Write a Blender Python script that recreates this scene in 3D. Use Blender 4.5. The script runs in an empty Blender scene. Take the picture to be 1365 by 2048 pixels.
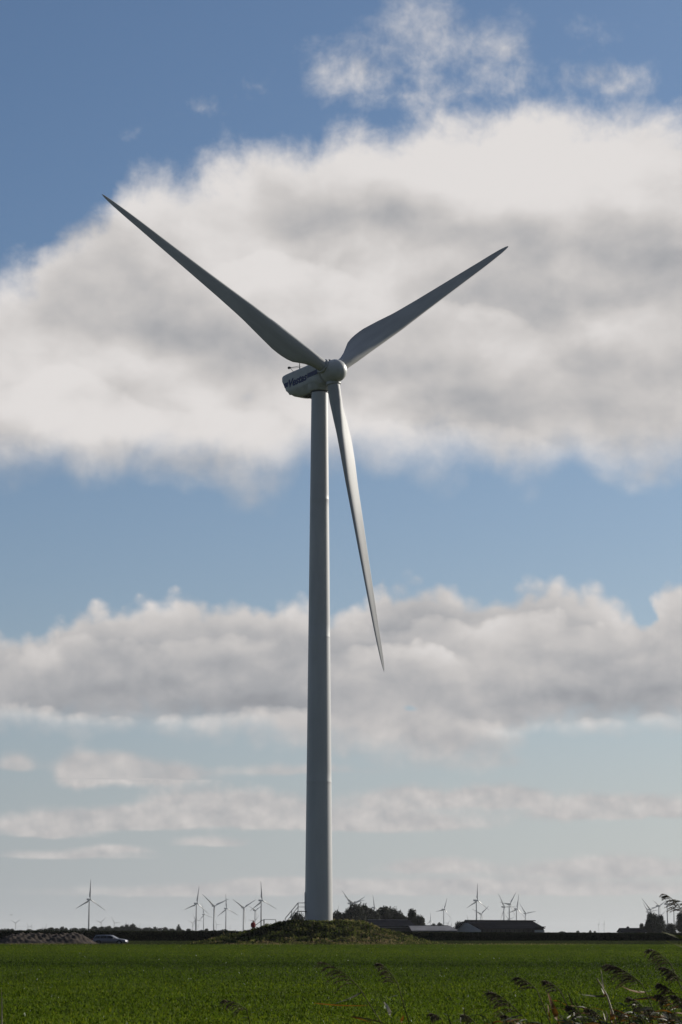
import bpy, bmesh, math, random
import numpy as np
from mathutils import Vector, Matrix

R = math.radians
PI = math.pi
sc = bpy.context.scene
col = sc.collection

# ------------------------------------------------------------------ camera
FPX = 4500.0            # focal length in photo pixels (photo 1365 x 2048)
HORIZ = 1866.0
EYE = 1.5
PITCH = math.atan((HORIZ - 1024.0) / FPX)
cam = bpy.data.cameras.new('camera')
cam_o = bpy.data.objects.new('camera', cam)
col.objects.link(cam_o)
cam.sensor_fit = 'VERTICAL'
cam.sensor_height = 22.3
cam.lens = FPX / 2048.0 * 22.3
cam.clip_start = 0.5
cam.clip_end = 90000
cam_o.location = (0, 0, EYE)
cam_o.rotation_euler = (PI / 2 + PITCH, 0, 0)
cam.dof.use_dof = True
cam.dof.focus_distance = 250
cam.dof.aperture_fstop = 8
sc.camera = cam_o


def ray(px, py):
    """photo pixel -> world direction"""
    x = (px - 682.5) / FPX
    y = (1024.0 - py) / FPX
    c, s = math.cos(PITCH), math.sin(PITCH)
    return Vector((x, c - y * s, s + y * c))


def at(px, py, Y):
    d = ray(px, py)
    t = Y / d.y
    return Vector((d.x * t, Y, EYE + d.z * t))


def azel(px, py):
    d = ray(px, py)
    return math.degrees(math.atan2(d.x, d.y)), math.degrees(math.atan2(d.z, math.hypot(d.x, d.y)))


# ------------------------------------------------------------------ light
SUN_AZ, SUN_EL = 50.0, 23.0
sun = bpy.data.lights.new('sun', 'SUN')
sun.energy = 5.0
sun.angle = R(0.53)
sun.color = (1.0, 0.94, 0.84)
sun_o = bpy.data.objects.new('sun', sun)
col.objects.link(sun_o)
sdir = Vector((math.sin(R(SUN_AZ)) * math.cos(R(SUN_EL)), math.cos(R(SUN_AZ)) * math.cos(R(SUN_EL)), math.sin(R(SUN_EL))))
sun_o.rotation_euler = sdir.to_track_quat('Z', 'Y').to_euler()
sun_o.location = (60, -20, 90)

sc.view_settings.view_transform = 'Standard'
sc.view_settings.look = 'None'
sc.view_settings.exposure = 0
sc.view_settings.gamma = 1
sc.view_settings.use_curve_mapping = False
try:
    sc.cycles.max_bounces = 6
    sc.cycles.volume_bounces = 1
    sc.cycles.sample_clamp_indirect = 4
except Exception:
    pass

# ------------------------------------------------------------------ sky and clouds (world)
SKY = 0.06
world = bpy.data.worlds.new('World')
sc.world = world
world.use_nodes = True
wt = world.node_tree
for n in list(wt.nodes):
    wt.nodes.remove(n)


class G:
    """tiny node-graph writer"""
    def __init__(s, nt):
        s.nt = nt

    def n(s, t, **kw):
        nd = s.nt.nodes.new(t)
        for k, v in kw.items():
            setattr(nd, k, v)
        return nd

    def put(s, sock, v):
        if isinstance(v, bpy.types.NodeSocket):
            s.nt.links.new(v, sock)
        elif v is not None:
            sock.default_value = v

    def m(s, op, a, b=None, c=None, clamp=False):
        nd = s.n('ShaderNodeMath', operation=op, use_clamp=clamp)
        for i, v in enumerate((a, b, c)):
            if v is not None:
                s.put(nd.inputs[i], v)
        return nd.outputs[0]

    def v(s, op, a, b=None, c=None):
        nd = s.n('ShaderNodeVectorMath', operation=op)
        for i, v in enumerate((a, b, c)):
            if v is not None:
                s.put(nd.inputs[i], v)
        return nd.outputs['Value'] if op in ('DOT_PRODUCT', 'LENGTH') else nd.outputs[0]

    def noise(s, vec, scale, detail=4, rough=0.55, color=False, dist=0.0, lac=2.0):
        nd = s.n('ShaderNodeTexNoise', noise_dimensions='3D')
        s.put(nd.inputs['Vector'], vec)
        s.put(nd.inputs['Scale'], scale)
        s.put(nd.inputs['Detail'], detail)
        s.put(nd.inputs['Roughness'], rough)
        s.put(nd.inputs['Lacunarity'], lac)
        s.put(nd.inputs['Distortion'], dist)
        return nd.outputs['Color'] if color else nd.outputs[0]

    def ramp(s, x, a, b, c=0.0, d=1.0, smooth=True):
        nd = s.n('ShaderNodeMapRange', interpolation_type='SMOOTHSTEP' if smooth else 'LINEAR')
        for i, v in enumerate((x, a, b, c, d)):
            s.put(nd.inputs[i], v)
        return nd.outputs[0]

    def mix(s, f, a, b):
        nd = s.n('ShaderNodeMix', data_type='RGBA')
        s.put(nd.inputs[0], f)
        s.put(nd.inputs[6], a)
        s.put(nd.inputs[7], b)
        return nd.outputs[2]

    def xyz(s, x, y, z=0.0):
        nd = s.n('ShaderNodeCombineXYZ')
        s.put(nd.inputs[0], x)
        s.put(nd.inputs[1], y)
        s.put(nd.inputs[2], z)
        return nd.outputs[0]

    def curve(s, x, pts, lo, hi, vlo, vhi):
        """piecewise curve through pts: x in [lo,hi] -> value in [vlo,vhi]"""
        nd = s.n('ShaderNodeFloatCurve')
        cm = nd.mapping
        cm.use_clip = True
        c = cm.curves[0]
        P = [((a - lo) / (hi - lo), (b - vlo) / (vhi - vlo)) for a, b in pts]
        c.points[0].location = P[0]
        c.points[1].location = P[-1]
        for p in P[1:-1]:
            c.points.new(*p)
        cm.update()
        xn = s.m('DIVIDE', s.m('SUBTRACT', x, lo), hi - lo, clamp=True)
        s.put(nd.inputs['Value'], xn)
        return s.m('MULTIPLY_ADD', nd.outputs[0], vhi - vlo, vlo)


def srgb(r, g, b):
    f = lambda c: ((c / 255 + 0.055) / 1.055) ** 2.4 if c > 10 else c / 255 / 12.92
    return (f(r), f(g), f(b), 1.0)


g = G(wt)
tc = g.n('ShaderNodeTexCoord')
sep = g.n('ShaderNodeSeparateXYZ')
wt.links.new(tc.outputs['Generated'], sep.inputs[0])
dx, dy, dz = sep.outputs
hyp = g.m('SQRT', g.m('ADD', g.m('MULTIPLY', dx, dx), g.m('MULTIPLY', dy, dy)))
AZ = g.m('MULTIPLY', g.m('ARCTAN2', dx, dy), 180 / PI)
EL = g.m('MULTIPLY', g.m('ARCTAN2', dz, hyp), 180 / PI)
# conformal coordinates: cloud detail shrinks towards the horizon
elp = g.m('ADD', g.m('MAXIMUM', EL, 0.0), 3.5)
elq = g.m('ADD', g.ramp(EL, 3.79, 3.84, 6.5, 11.0), g.ramp(EL, 9.3, 9.9, 0.0, 11.0))   # three cloud layers, each with its own grain
QX = g.m('DIVIDE', AZ, elq)
QY = g.m('DIVIDE', EL, elq)
Q = g.xyz(QX, QY, 0.0)
warpc = g.noise(Q, 7.0, 3, 0.5, color=True)
W = g.v('SUBTRACT', warpc, (0.5, 0.5, 0.5))
QW = g.v('ADD', Q, g.v('MULTIPLY', W, (0.05, 0.035, 0.0)))
fb = g.noise(QW, 11.0, 9, 0.55)                       # billow edges
fine = g.noise(QW, 60.0, 6, 0.62)
FB = g.m('SUBTRACT', fb, 0.5)
QS = g.v('MULTIPLY', QW, (1.0, 1.5, 1.0))
soft = g.noise(QS, 4.5, 5, 0.45)
QS2 = g.v('ADD', QS, (0.020, 0.040, 0.0))
soft2 = g.noise(QS2, 4.5, 5, 0.45)
relief = g.m('SUBTRACT', soft, soft2)                 # >0 on sides facing the sun (up and to the right)
# warped position for edges
AZW = g.m('MULTIPLY_ADD', FB, 1.1, AZ)
ELW = EL


def edge(pts, vlo, vhi):
    P = [azel(*p) for p in pts]
    return g.curve(AZW, P, -9.6, 9.6, vlo, vhi)


T1 = edge([(-90, 600), (0, 550), (60, 530), (120, 450), (200, 402), (250, 350), (300, 326), (380, 335), (450, 305), (530, 272), (600, 270), (690, 240), (780, 245), (860, 208), (950, 200), (1050, 182), (1150, 190), (1250, 200), (1365, 212), (1440, 220)], 14, 24)
B1 = edge([(-90, 960), (0, 962), (100, 965), (220, 978), (300, 958), (400, 975), (480, 992), (540, 990), (600, 955), (660, 940), (800, 955), (950, 960), (1080, 968), (1150, 948), (1250, 965), (1365, 962), (1440, 960)], 8, 15)
T2 = edge([(-90, 1250), (0, 1268), (60, 1280), (120, 1250), (200, 1216), (260, 1212), (330, 1208), (430, 1203), (520, 1214), (600, 1212), (660, 1222), (720, 1215), (780, 1176), (850, 1166), (920, 1187), (1010, 1192), (1080, 1165), (1160, 1170), (1220, 1197), (1265, 1228), (1295, 1220), (1320, 1185), (1365, 1174), (1440, 1170)], 5, 11)
B2 = edge([(-90, 1470), (0, 1450), (100, 1465), (300, 1462), (450, 1475), (600, 1500), (750, 1520), (850, 1535), (950, 1532), (1030, 1505), (1090, 1465), (1200, 1468), (1365, 1455), (1440, 1450)], 3, 8)

win = g.ramp(g.m('ABSOLUTE', AZ), 22.0, 60.0, 1.0, 0.0)
# bank 1 and bank 2 signed depth in degrees
top1 = g.m('SUBTRACT', T1, EL)
bot1 = g.m('MULTIPLY', g.m('SUBTRACT', EL, B1), 0.75)
d1 = g.m('SMOOTH_MIN', top1, bot1, 0.8)
top2 = g.m('SUBTRACT', T2, EL)
bot2 = g.m('MULTIPLY', g.m('SUBTRACT', EL, B2), 0.8)
d2 = g.m('SMOOTH_MIN', top2, bot2, 0.4)
d = g.m('MAXIMUM', d1, d2)
d = g.m('MINIMUM', d, 2.2)

AE = g.xyz(AZ, EL, 0.0)


def blob(acc, px, py, rx, ry, w, vec=None, flat=False):
    a, e = azel(px, py + (ry * .5 if flat else 0))
    k = 78.5
    p = g.v('SUBTRACT', vec or AE, (a, e, 0.0))
    p = g.v('MULTIPLY', p, (k / rx, k / ry, 0.0))
    if flat:       # cumulus: rounded top, flat base
        p = g.v('MAXIMUM', p, g.v('MULTIPLY', p, (-1.0, -2.4, 0.0)))
    q = g.v('DOT_PRODUCT', p, p)
    ex = g.m('POWER', 0.3679, q)
    return g.m('MULTIPLY_ADD', ex, w, acc)


AEW = g.v('ADD', AE, g.v('MULTIPLY', W, g.xyz(g.m('MULTIPLY', elp, .07), g.m('MULTIPLY', elp, .035), 0.0)))
# thin and small clouds (weights in the same degrees of depth)
cl = g.m('ADD', g.ramp(EL, 1.0, 9.0, -0.52, -0.80), 0.0)
for b in [(740, 120, 190, 110, 1.08), (900, 150, 200, 85, .95), (1010, 60, 170, 60, .50), (1090, 165, 130, 50, .6), (1290, 35, 140, 48, .85), (1280, 160, 120, 45, .78),
          (400, 212, 66, 34, 1.0), (265, 268, 54, 34, .62), (520, 180, 60, 40, .35), (830, 10, 120, 40, .45), (500, 950, 120, 60, .4),
          (30, 1512, 50, 34, 1.3), (150, 1524, 48, 60, 1.3), (215, 1524, 60, 52, 1.0), (310, 1530, 105, 42, 1.25), (600, 1530, 170, 24, .9), (950, 1500, 150, 50, .8),
          (350, 1592, 80, 40, 1.0), (500, 1590, 130, 44, 1.3), (120, 1628, 150, 38, 1.25), (280, 1630, 90, 30, .9), (815, 1582, 105, 34, 1.3), (800, 1628, 220, 42, 1.3), (480, 1635, 260, 26, 1.0), (1000, 1582, 85, 36, 1.3), (1160, 1606, 110, 40, 1.2), (1320, 1604, 130, 36, 1.3),
          (90, 1660, 110, 20, 1.0), (420, 1677, 85, 18, 1.15), (140, 1704, 190, 18, 1.05), (235, 1692, 60, 14, .8), (860, 1724, 105, 24, 1.3), (1220, 1727, 220, 28, 1.3),
          (720, 1768, 330, 24, 1.1), (1150, 1768, 360, 26, 1.2), (300, 1778, 330, 20, .8), (550, 1764, 110, 16, .9), (1220, 1700, 120, 40, .3)]:
    cl = blob(cl, *b, vec=AEW, flat=b[1] > 1400)
cl = g.m('MINIMUM', cl, g.ramp(EL, 8.0, 16.0, 0.5, 0.30))
# holes of blue
hole = g.m('ADD', 0.0, 0.0)
for b in [(970, 1352, 30, 16, 1.3), (820, 1415, 26, 9, 1.1), (490, 790, 40, 22, .9), (1290, 1235, 20, 26, .5), (1150, 940, 36, 26, .2), (1180, 1500, 90, 18, .6)]:
    hole = blob(hole, *b, vec=AEW)
# horizon haze bank of cloud
dens = g.m('SMOOTH_MAX', d, cl, 0.25)
dens = g.m('SUBTRACT', dens, hole)
# noise amplitude scales with the cloud size
amp = g.m('MULTIPLY', g.m('MULTIPLY', elp, elp), 0.0042)
nz = g.m('MULTIPLY', g.m('MULTIPLY_ADD', g.m('SUBTRACT', fine, 0.5), 0.28, FB), amp)
dens = g.m('ADD', dens, nz)


def puffs(scale, sm):
    v_ = g.n('ShaderNodeTexVoronoi', voronoi_dimensions='2D', feature='SMOOTH_F1')
    g.put(v_.inputs['Vector'], QW)
    v_.inputs['Scale'].default_value = scale
    v_.inputs['Smoothness'].default_value = sm
    return g.m('SUBTRACT', 0.42, v_.outputs['Distance'])


pf = g.m('MULTIPLY_ADD', puffs(30.0, .35), 0.5, puffs(13.0, .35))
low = g.ramp(EL, 9.5, 13.0, 1.0, 0.10)
dens = g.m('ADD', dens, g.m('MULTIPLY', g.m('MULTIPLY', pf, low), g.m('MULTIPLY', g.m('MULTIPLY', elp, elp), 0.0042)))
dens = g.m('SUBTRACT', dens, g.m('MULTIPLY', g.m('SUBTRACT', 1.0, win), 1.6))
dens = g.m('MINIMUM', dens, g.m('MULTIPLY', g.m('ADD', EL, 0.2), 1.2))
# edge softness: crisp tops low down, wispy high up
sw = g.ramp(EL, 4.0, 16.0, 0.16, 1.05)
under = g.m('MULTIPLY', g.ramp(g.m('SUBTRACT', top2, bot2), 0.0, 1.0), g.ramp(EL, 9.0, 10.0, 1.0, 0.0))
under1 = g.m('MULTIPLY', g.ramp(g.m('SUBTRACT', top1, bot1), 1.0, 3.0), g.ramp(EL, 9.5, 10.5))
sw = g.m('MULTIPLY_ADD', under, 0.45, sw)
sw = g.m('MULTIPLY_ADD', under1, 0.25, sw)
sw = g.m('ADD', sw, g.ramp(EL, 20.6, 23.5, 0.0, 0.7))
alpha = g.ramp(dens, -0.22, sw)
# scattered clouds elsewhere in the sky
away = g.m('SUBTRACT', 1.0, win)
far_a = g.m('MULTIPLY', g.ramp(soft, 0.56, 0.68), away)
alpha = g.m('MAXIMUM', alpha, g.m('MULTIPLY', far_a, 0.5))

# cloud brightness (sRGB-like value, 0..1)
br = g.m('MULTIPLY_ADD', relief, g.ramp(EL, 9.3, 9.9, 0.30, 0.62), 0.715)
for b in [(560, 430, 90, 45, -.04), (700, 440, 150, 50, -.075), (1190, 480, 240, 110, -.06), (1000, 770, 420, 110, -.055), (300, 620, 230, 70, -.035), (480, 690, 130, 60, -.03), (1250, 700, 200, 160, -.03),
          (470, 345, 200, 50, .045), (800, 300, 330, 80, .115), (1150, 275, 300, 80, .14), (980, 350, 260, 60, .06), (840, 480, 110, 90, .035), (530, 545, 130, 45, .05), (110, 770, 160, 90, .05),
          (920, 880, 320, 60, .06), (420, 860, 200, 60, .045), (120, 900, 220, 40, -.045), (780, 960, 250, 30, -.02),
          (250, 1370, 320, 55, -.060), (560, 1330, 260, 45, -.04), (830, 1260, 120, 60, -.045), (1180, 1400, 230, 32, -.08), (520, 1405, 240, 28, -.03), (850, 1310, 110, 60, .035), (1000, 1300, 160, 50, .03),
          (1190, 1450, 220, 20, .045), (760, 1460, 240, 50, .02), (250, 1440, 300, 22, .03), (200, 1300, 120, 25, -.03)]:
    br = blob(br, *b, vec=AEW)
# crests of nearer cloud heaps in front of farther ones: bright just below the crest, shade above it


def shelf(acc, pts, lo, hi, gain, wid, up):
    P = [azel(*p) for p in pts]
    T = g.curve(AZW, P, P[0][0] - .01, P[-1][0] + .01, lo, hi)
    t = g.m('SUBTRACT', g.m('MULTIPLY_ADD', nzs, 0.55, T), EL)
    inx = g.m('MULTIPLY', g.ramp(AZ, P[0][0], P[0][0] + 1.3), g.ramp(AZ, P[-1][0] - 1.3, P[-1][0], 1.0, 0.0))
    lit = g.m('MULTIPLY', g.ramp(t, -.10, .14), g.ramp(t, .05, wid, 1.0, 0.0))
    drk = g.m('MULTIPLY', g.ramp(t, -.02, -.12), g.ramp(t, -up, -.05))
    v_ = g.m('MULTIPLY_ADD', drk, -.55, lit)
    return g.m('MULTIPLY_ADD', g.m('MULTIPLY', v_, inx), gain, acc)


nzs = g.m('ADD', nz, g.m('MULTIPLY', g.m('MULTIPLY', pf, low), g.m('MULTIPLY', g.m('MULTIPLY', elp, elp), 0.005)))
br = shelf(br, [(-60, 1330), (60, 1305), (150, 1275), (260, 1290), (380, 1275), (500, 1285), (600, 1300)], 5, 9, .030, 1.1, .7)
br = shelf(br, [(-60, 1425), (60, 1420), (170, 1436), (260, 1442), (420, 1430), (560, 1420), (700, 1440)], 4, 8, .085, .8, .6)
br = shelf(br, [(640, 1330), (740, 1292), (820, 1285), (900, 1305), (960, 1345), (990, 1400)], 5, 9, .07, 1.0, .7)
br = shelf(br, [(660, 1240), (760, 1262), (860, 1240), (960, 1250), (1060, 1225), (1180, 1255), (1280, 1290)], 5, 9, .045, 1.1, .8)
br = shelf(br, [(900, 1430), (990, 1448), (1090, 1450), (1200, 1442), (1300, 1436), (1420, 1440)], 4, 8, .075, .7, .5)
br = shelf(br, [(680, 870), (770, 848), (860, 846), (960, 850), (1060, 870), (1140, 905), (1200, 920)], 9, 15, .030, 1.6, 1.2)
br = shelf(br, [(-60, 800), (40, 770), (130, 735), (220, 770), (330, 830), (470, 822), (600, 850)], 10, 16, .030, 1.6, 1.3)
br = shelf(br, [(780, 640), (860, 600), (950, 610), (1040, 640), (1120, 690)], 12, 18, .04, 1.6, 1.2)
br = shelf(br, [(400, 560), (480, 520), (580, 515), (680, 540), (760, 600)], 12, 19, .035, 1.8, 1.5)
# tops near the edge are bright, and the thinnest fringe lets the sky through
t2b = g.ramp(g.m('SUBTRACT', g.m('ADD', top2, nz), 0.0), 0.0, 1.3, 0.085, 0.0)
t2g = g.ramp(g.m('SUBTRACT', EL, T2), -3.0, -1.2)
br = g.m('ADD', br, g.m('MULTIPLY', t2b, t2g))
t1b = g.ramp(g.m('ADD', top1, nz), 0.0, 2.2, 0.05, 0.0)
br = g.m('ADD', br, g.m('MULTIPLY', t1b, g.ramp(EL, 12.0, 15.0)))
br = g.m('MULTIPLY_ADD', FB, g.ramp(EL, 9.3, 9.9, 0.045, 0.11), br)
br = g.m('MULTIPLY_ADD', g.m('SUBTRACT', fine, 0.5), 0.03, br)
br = g.m('MULTIPLY_ADD', g.m('MULTIPLY', pf, low), 0.04, br)
br = g.m('SMOOTH_MIN', br, 0.87, 0.06)
br = g.m('ADD', br, g.ramp(EL, 0.5, 5.5, 0.075, 0.0))
br = g.m('MULTIPLY', br, g.ramp(EL, 0.0, 4.0, 0.92, 1.0))
lin = g.m('POWER', br, 2.25)
# grey parts are cool, bright parts warm
warm = g.ramp(br, 0.58, 0.80)
tint = g.mix(warm, (0.955, 0.985, 1.055, 1), (1.03, 0.99, 0.97, 1))
cc = g.n('ShaderNodeVectorMath', operation='SCALE')
wt.links.new(tint, cc.inputs[0])
g.put(cc.inputs['Scale'], g.m('DIVIDE', lin, SKY))
away_dim = g.ramp(g.m('ABSOLUTE', AZ), 30.0, 80.0, 1.0, 0.32)  # clouds out of view dimmed to keep the tower's shaded side dark
cc2 = g.n('ShaderNodeVectorMath', operation='SCALE')
wt.links.new(cc.outputs[0], cc2.inputs[0])
g.put(cc2.inputs['Scale'], away_dim)

sky = g.n('ShaderNodeTexSky', sky_type='NISHITA', sun_disc=False)
sky.sun_elevation = R(SUN_EL)
sky.sun_rotation = R(SUN_AZ)
sky.air_density = 1.0
sky.dust_density = 0.8
sky.ozone_density = 1.6
tintsky = g.v('MULTIPLY', sky.outputs[0], (0.77, 1.02, 1.27))
# thin veil of high cloud and moisture, thickest towards the horizon
veil = g.curve(g.m('MAXIMUM', EL, 0.0), [(0, .92), (3, .74), (6, .50), (9, .30), (13, .18), (18, .10), (28, .06), (60, .05)], 0, 60, 0, 1)
away_grey = g.ramp(g.m('ABSOLUTE', AZ), 50.0, 95.0)  # dark grey added out of view to tone down the tower's shaded side
veil = g.m('MAXIMUM', veil, g.m('MULTIPLY', away_grey, .65))
vc = g.mix(g.ramp(AZ, -9.0, 9.0, smooth=False), (0.395, 0.422, 0.452, 1), (0.530, 0.543, 0.550, 1))
vc = g.mix(away_grey, vc, (0.080, 0.087, 0.112, 1))
vcs = g.n('ShaderNodeVectorMath', operation='SCALE')
wt.links.new(vc, vcs.inputs[0])
vcs.inputs['Scale'].default_value = 1 / SKY
tintsky = g.mix(veil, tintsky, vcs.outputs[0])
full = g.mix(alpha, tintsky, cc2.outputs[0])
bg = g.n('ShaderNodeBackground')
wt.links.new(full, bg.inputs[0])
bg.inputs[1].default_value = SKY
wo = g.n('ShaderNodeOutputWorld')
wt.links.new(bg.outputs[0], wo.inputs[0])
try:
    world.cycles.sampling_method = 'MANUAL'
    world.cycles.sample_map_resolution = 512
except Exception:
    pass


# ------------------------------------------------------------------ helpers
def tag(o, label=None, cat=None, group=None, kind=None):
    if label: o['label'] = label
    if cat: o['category'] = cat
    if group: o['group'] = group
    if kind: o['kind'] = kind
    return o


def empty(name, loc=(0, 0, 0), rz=0.0):
    o = bpy.data.objects.new(name, None)
    o.location = loc
    o.rotation_euler = (0, 0, rz)
    o.empty_display_size = 0.5
    col.objects.link(o)
    return o


def link(name, me, mats, parent=None, smooth=None):
    o = bpy.data.objects.new(name, me)
    col.objects.link(o)
    if parent: o.parent = parent
    for mt in (mats if isinstance(mats, (list, tuple)) else [mats]):
        me.materials.append(mt)
    if smooth is not None:
        me.polygons.foreach_set('use_smooth', [True] * len(me.polygons))
        if smooth < 180:
            try:
                me.set_sharp_from_angle(angle=R(smooth))
            except Exception:
                pass
    return o


class MB:
    """collects shapes into one mesh"""
    def __init__(s):
        s.v, s.f, s.mi = [], [], []

    def poly(s, pts, mi=0):
        b = len(s.v)
        s.v += [tuple(p) for p in pts]
        s.f.append(tuple(range(b, b + len(pts))))
        s.mi.append(mi)

    def grid(s, rings, close=True, capa=False, capb=False, mi=0):
        b = len(s.v)
        n = len(rings[0])
        for r in rings: s.v += [tuple(p) for p in r]
        for i in range(len(rings) - 1):
            for j in range(n if close else n - 1):
                k = (j + 1) % n
                s.f.append((b + i * n + j, b + i * n + k, b + (i + 1) * n + k, b + (i + 1) * n + j))
                s.mi.append(mi)
        if capa:
            s.f.append(tuple(b + j for j in reversed(range(n)))); s.mi.append(mi)
        if capb:
            s.f.append(tuple(b + (len(rings) - 1) * n + j for j in range(n))); s.mi.append(mi)
        return s

    def tube(s, pts, rad, n=8, mi=0):
        pts = [Vector(p) for p in pts]
        rings = []
        for i, p in enumerate(pts):
            a = pts[max(i - 1, 0)]; c = pts[min(i + 1, len(pts) - 1)]
            t = (c - a).normalized()
            u = t.cross(Vector((0, 0, 1)))
            if u.length < 1e-3: u = t.cross(Vector((0, 1, 0)))
            u.normalize(); w = u.cross(t)
            r = rad[i] if isinstance(rad, (list, tuple)) else rad
            rings.append([p + u * math.cos(q) * r + w * math.sin(q) * r for q in [2 * PI * k / n for k in range(n)]])
        return s.grid(rings, True, True, True, mi)

    def box(s, c, sz, rz=0.0, mi=0):
        c = Vector(c); x, y, z = [q / 2 for q in sz]
        M = Matrix.Rotation(rz, 3, 'Z')
        lo = [c + M @ Vector((a * x, b * y, -z)) for a, b in ((-1, -1), (1, -1), (1, 1), (-1, 1))]
        hi = [c + M @ Vector((a * x, b * y, z)) for a, b in ((-1, -1), (1, -1), (1, 1), (-1, 1))]
        return s.grid([lo, hi], True, True, True, mi)

    def mesh(s, name):
        me = bpy.data.meshes.new(name)
        me.from_pydata(s.v, [], s.f)
        me.polygons.foreach_set('material_index', s.mi)
        me.update()
        return me

    def build(s, name, mats, parent=None, smooth=None, bevel=0.0):
        o = link(name, s.mesh(name), mats, parent, smooth)
        if bevel:
            m = o.modifiers.new('bevel', 'BEVEL'); m.width = bevel; m.segments = 2; m.limit_method = 'ANGLE'
        return o


def quad_mesh(name, V4, mi=None, val=None):
    """V4: (n,4,3) array -> mesh of n free quads; val: per-quad 0..1 value stored as 'tone'"""
    n = len(V4)
    me = bpy.data.meshes.new(name)
    me.vertices.add(n * 4)
    me.vertices.foreach_set('co', V4.reshape(-1).astype(np.float32))
    me.loops.add(n * 4)
    me.loops.foreach_set('vertex_index', np.arange(n * 4, dtype=np.int32))
    me.polygons.add(n)
    me.polygons.foreach_set('loop_start', np.arange(0, n * 4, 4, dtype=np.int32))
    if mi is not None:
        me.polygons.foreach_set('material_index', mi.astype(np.int32))
    if val is not None:
        at_ = me.attributes.new('tone', 'FLOAT', 'FACE')
        at_.data.foreach_set('value', val.astype(np.float32))
    me.update(calc_edges=True)
    return me


def leaf_quads(P, A, B, L, Wd):
    """diamond leaves: base P, direction A, side B, length L, width Wd"""
    A = A / np.linalg.norm(A, axis=1, keepdims=True)
    B = np.cross(A, B); B /= (np.linalg.norm(B, axis=1, keepdims=True) + 1e-9)
    L = L[:, None]; Wd = Wd[:, None]
    return np.stack([P, P + A * L * .45 - B * Wd * .5, P + A * L, P + A * L * .5 + B * Wd * .5], 1)


# ------------------------------------------------------------------ materials
def mat(name, base, rough=0.6, metal=0.0, var=0.0, vscale=3.0, base2=None, bump=0.0, bscale=8.0, spec=0.5, trans=0.0, tone=None, coord='Object', stretch=(1, 1, 1), detail=5):
    m = bpy.data.materials.new(name)
    m.use_nodes = True
    nt = m.node_tree
    for n in list(nt.nodes): nt.nodes.remove(n)
    q = G(nt)
    out = q.n('ShaderNodeOutputMaterial')
    p = q.n('ShaderNodeBsdfPrincipled')
    p.inputs['Roughness'].default_value = rough
    p.inputs['Metallic'].default_value = metal
    p.inputs['Specular IOR Level'].default_value = spec
    b = tuple(base) + (1,)
    if tone:
        a = q.n('ShaderNodeAttribute', attribute_name='tone')
        r = q.n('ShaderNodeValToRGB')
        cr = r.color_ramp
        cr.elements[0].position = tone[0][0]; cr.elements[0].color = tuple(tone[0][1]) + (1,)
        cr.elements[1].position = tone[-1][0]; cr.elements[1].color = tuple(tone[-1][1]) + (1,)
        for pos, c in tone[1:-1]:
            e = cr.elements.new(pos); e.color = tuple(c) + (1,)
        nt.links.new(a.outputs['Fac'], r.inputs[0])
        c0 = r.outputs[0]
    else:
        c0 = None
    if var > 0 or bump > 0:
        t = q.n('ShaderNodeTexCoord')
        v = q.v('MULTIPLY', t.outputs[coord], stretch)
    if var > 0:
        nz_ = q.noise(v, vscale, detail, 0.6)
        f = q.ramp(nz_, 0.35, 0.65)
        if c0 is not None:
            k = q.ramp(nz_, 0.3, 0.7, 1 - var, 1 + var * .6)
            s_ = q.n('ShaderNodeVectorMath', operation='SCALE')
            nt.links.new(c0, s_.inputs[0]); nt.links.new(k, s_.inputs['Scale'])
            c0 = s_.outputs[0]
        else:
            b2 = tuple(base2) + (1,) if base2 else tuple(x * (1 - var) for x in base) + (1,)
            c0 = q.mix(f, b, b2)
    if c0 is None: p.inputs['Base Color'].default_value = b
    else: nt.links.new(c0, p.inputs['Base Color'])
    if bump > 0:
        bn = q.n('ShaderNodeBump')
        bn.inputs['Strength'].default_value = 1.0
        bn.inputs['Distance'].default_value = bump
        nt.links.new(q.noise(v, bscale, 6, 0.6), bn.inputs['Height'])
        nt.links.new(bn.outputs[0], p.inputs['Normal'])
    sh = p.outputs[0]
    if trans > 0:
        tr = q.n('ShaderNodeBsdfTranslucent')
        if c0 is None: tr.inputs[0].default_value = b
        else: nt.links.new(c0, tr.inputs[0])
        mx = q.n('ShaderNodeMixShader')
        mx.inputs[0].default_value = trans
        nt.links.new(sh, mx.inputs[1]); nt.links.new(tr.outputs[0], mx.inputs[2])
        sh = mx.outputs[0]
    nt.links.new(sh, out.inputs[0])
    return m


M = {}
M['paint'] = mat('turbine_paint', (0.60, 0.60, 0.60), 0.42, var=0.10, vscale=0.35, bump=0.004, bscale=0.6, stretch=(1, 1, .25))
M['blade'] = mat('blade_gelcoat', (0.54, 0.545, 0.55), 0.58, spec=.18, var=0.14, vscale=0.5, stretch=(2, 2, .3))
M['nacelle'] = mat('nacelle_shell', (0.58, 0.59, 0.58), 0.42, var=0.12, vscale=1.2)
M['blue'] = mat('navy_blue_marking', (0.02, 0.03, 0.13), 0.4, var=0.15, vscale=6)
M['dark'] = mat('dark_grey_metal', (0.05, 0.055, 0.06), 0.5, metal=0.3, var=0.2, vscale=5)
M['galv'] = mat('galvanised_steel', (0.22, 0.23, 0.24), 0.5, metal=0.5, var=0.2, vscale=8)
M['concrete'] = mat('concrete', (0.28, 0.27, 0.25), 0.85, var=0.25, vscale=3, bump=.01, bscale=12)
M['farpaint'] = mat('distant_turbine_paint', (0.42, 0.43, 0.44), 0.5, var=0.05, vscale=0.1)


# ================================================================== LAND
def landmat():
    m = mat('far_farmland', (0.028, 0.036, 0.014), 0.95, var=0.4, vscale=0.01, base2=(0.05, 0.05, 0.022), bump=.25, bscale=.6, spec=0.05)
    return m


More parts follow.
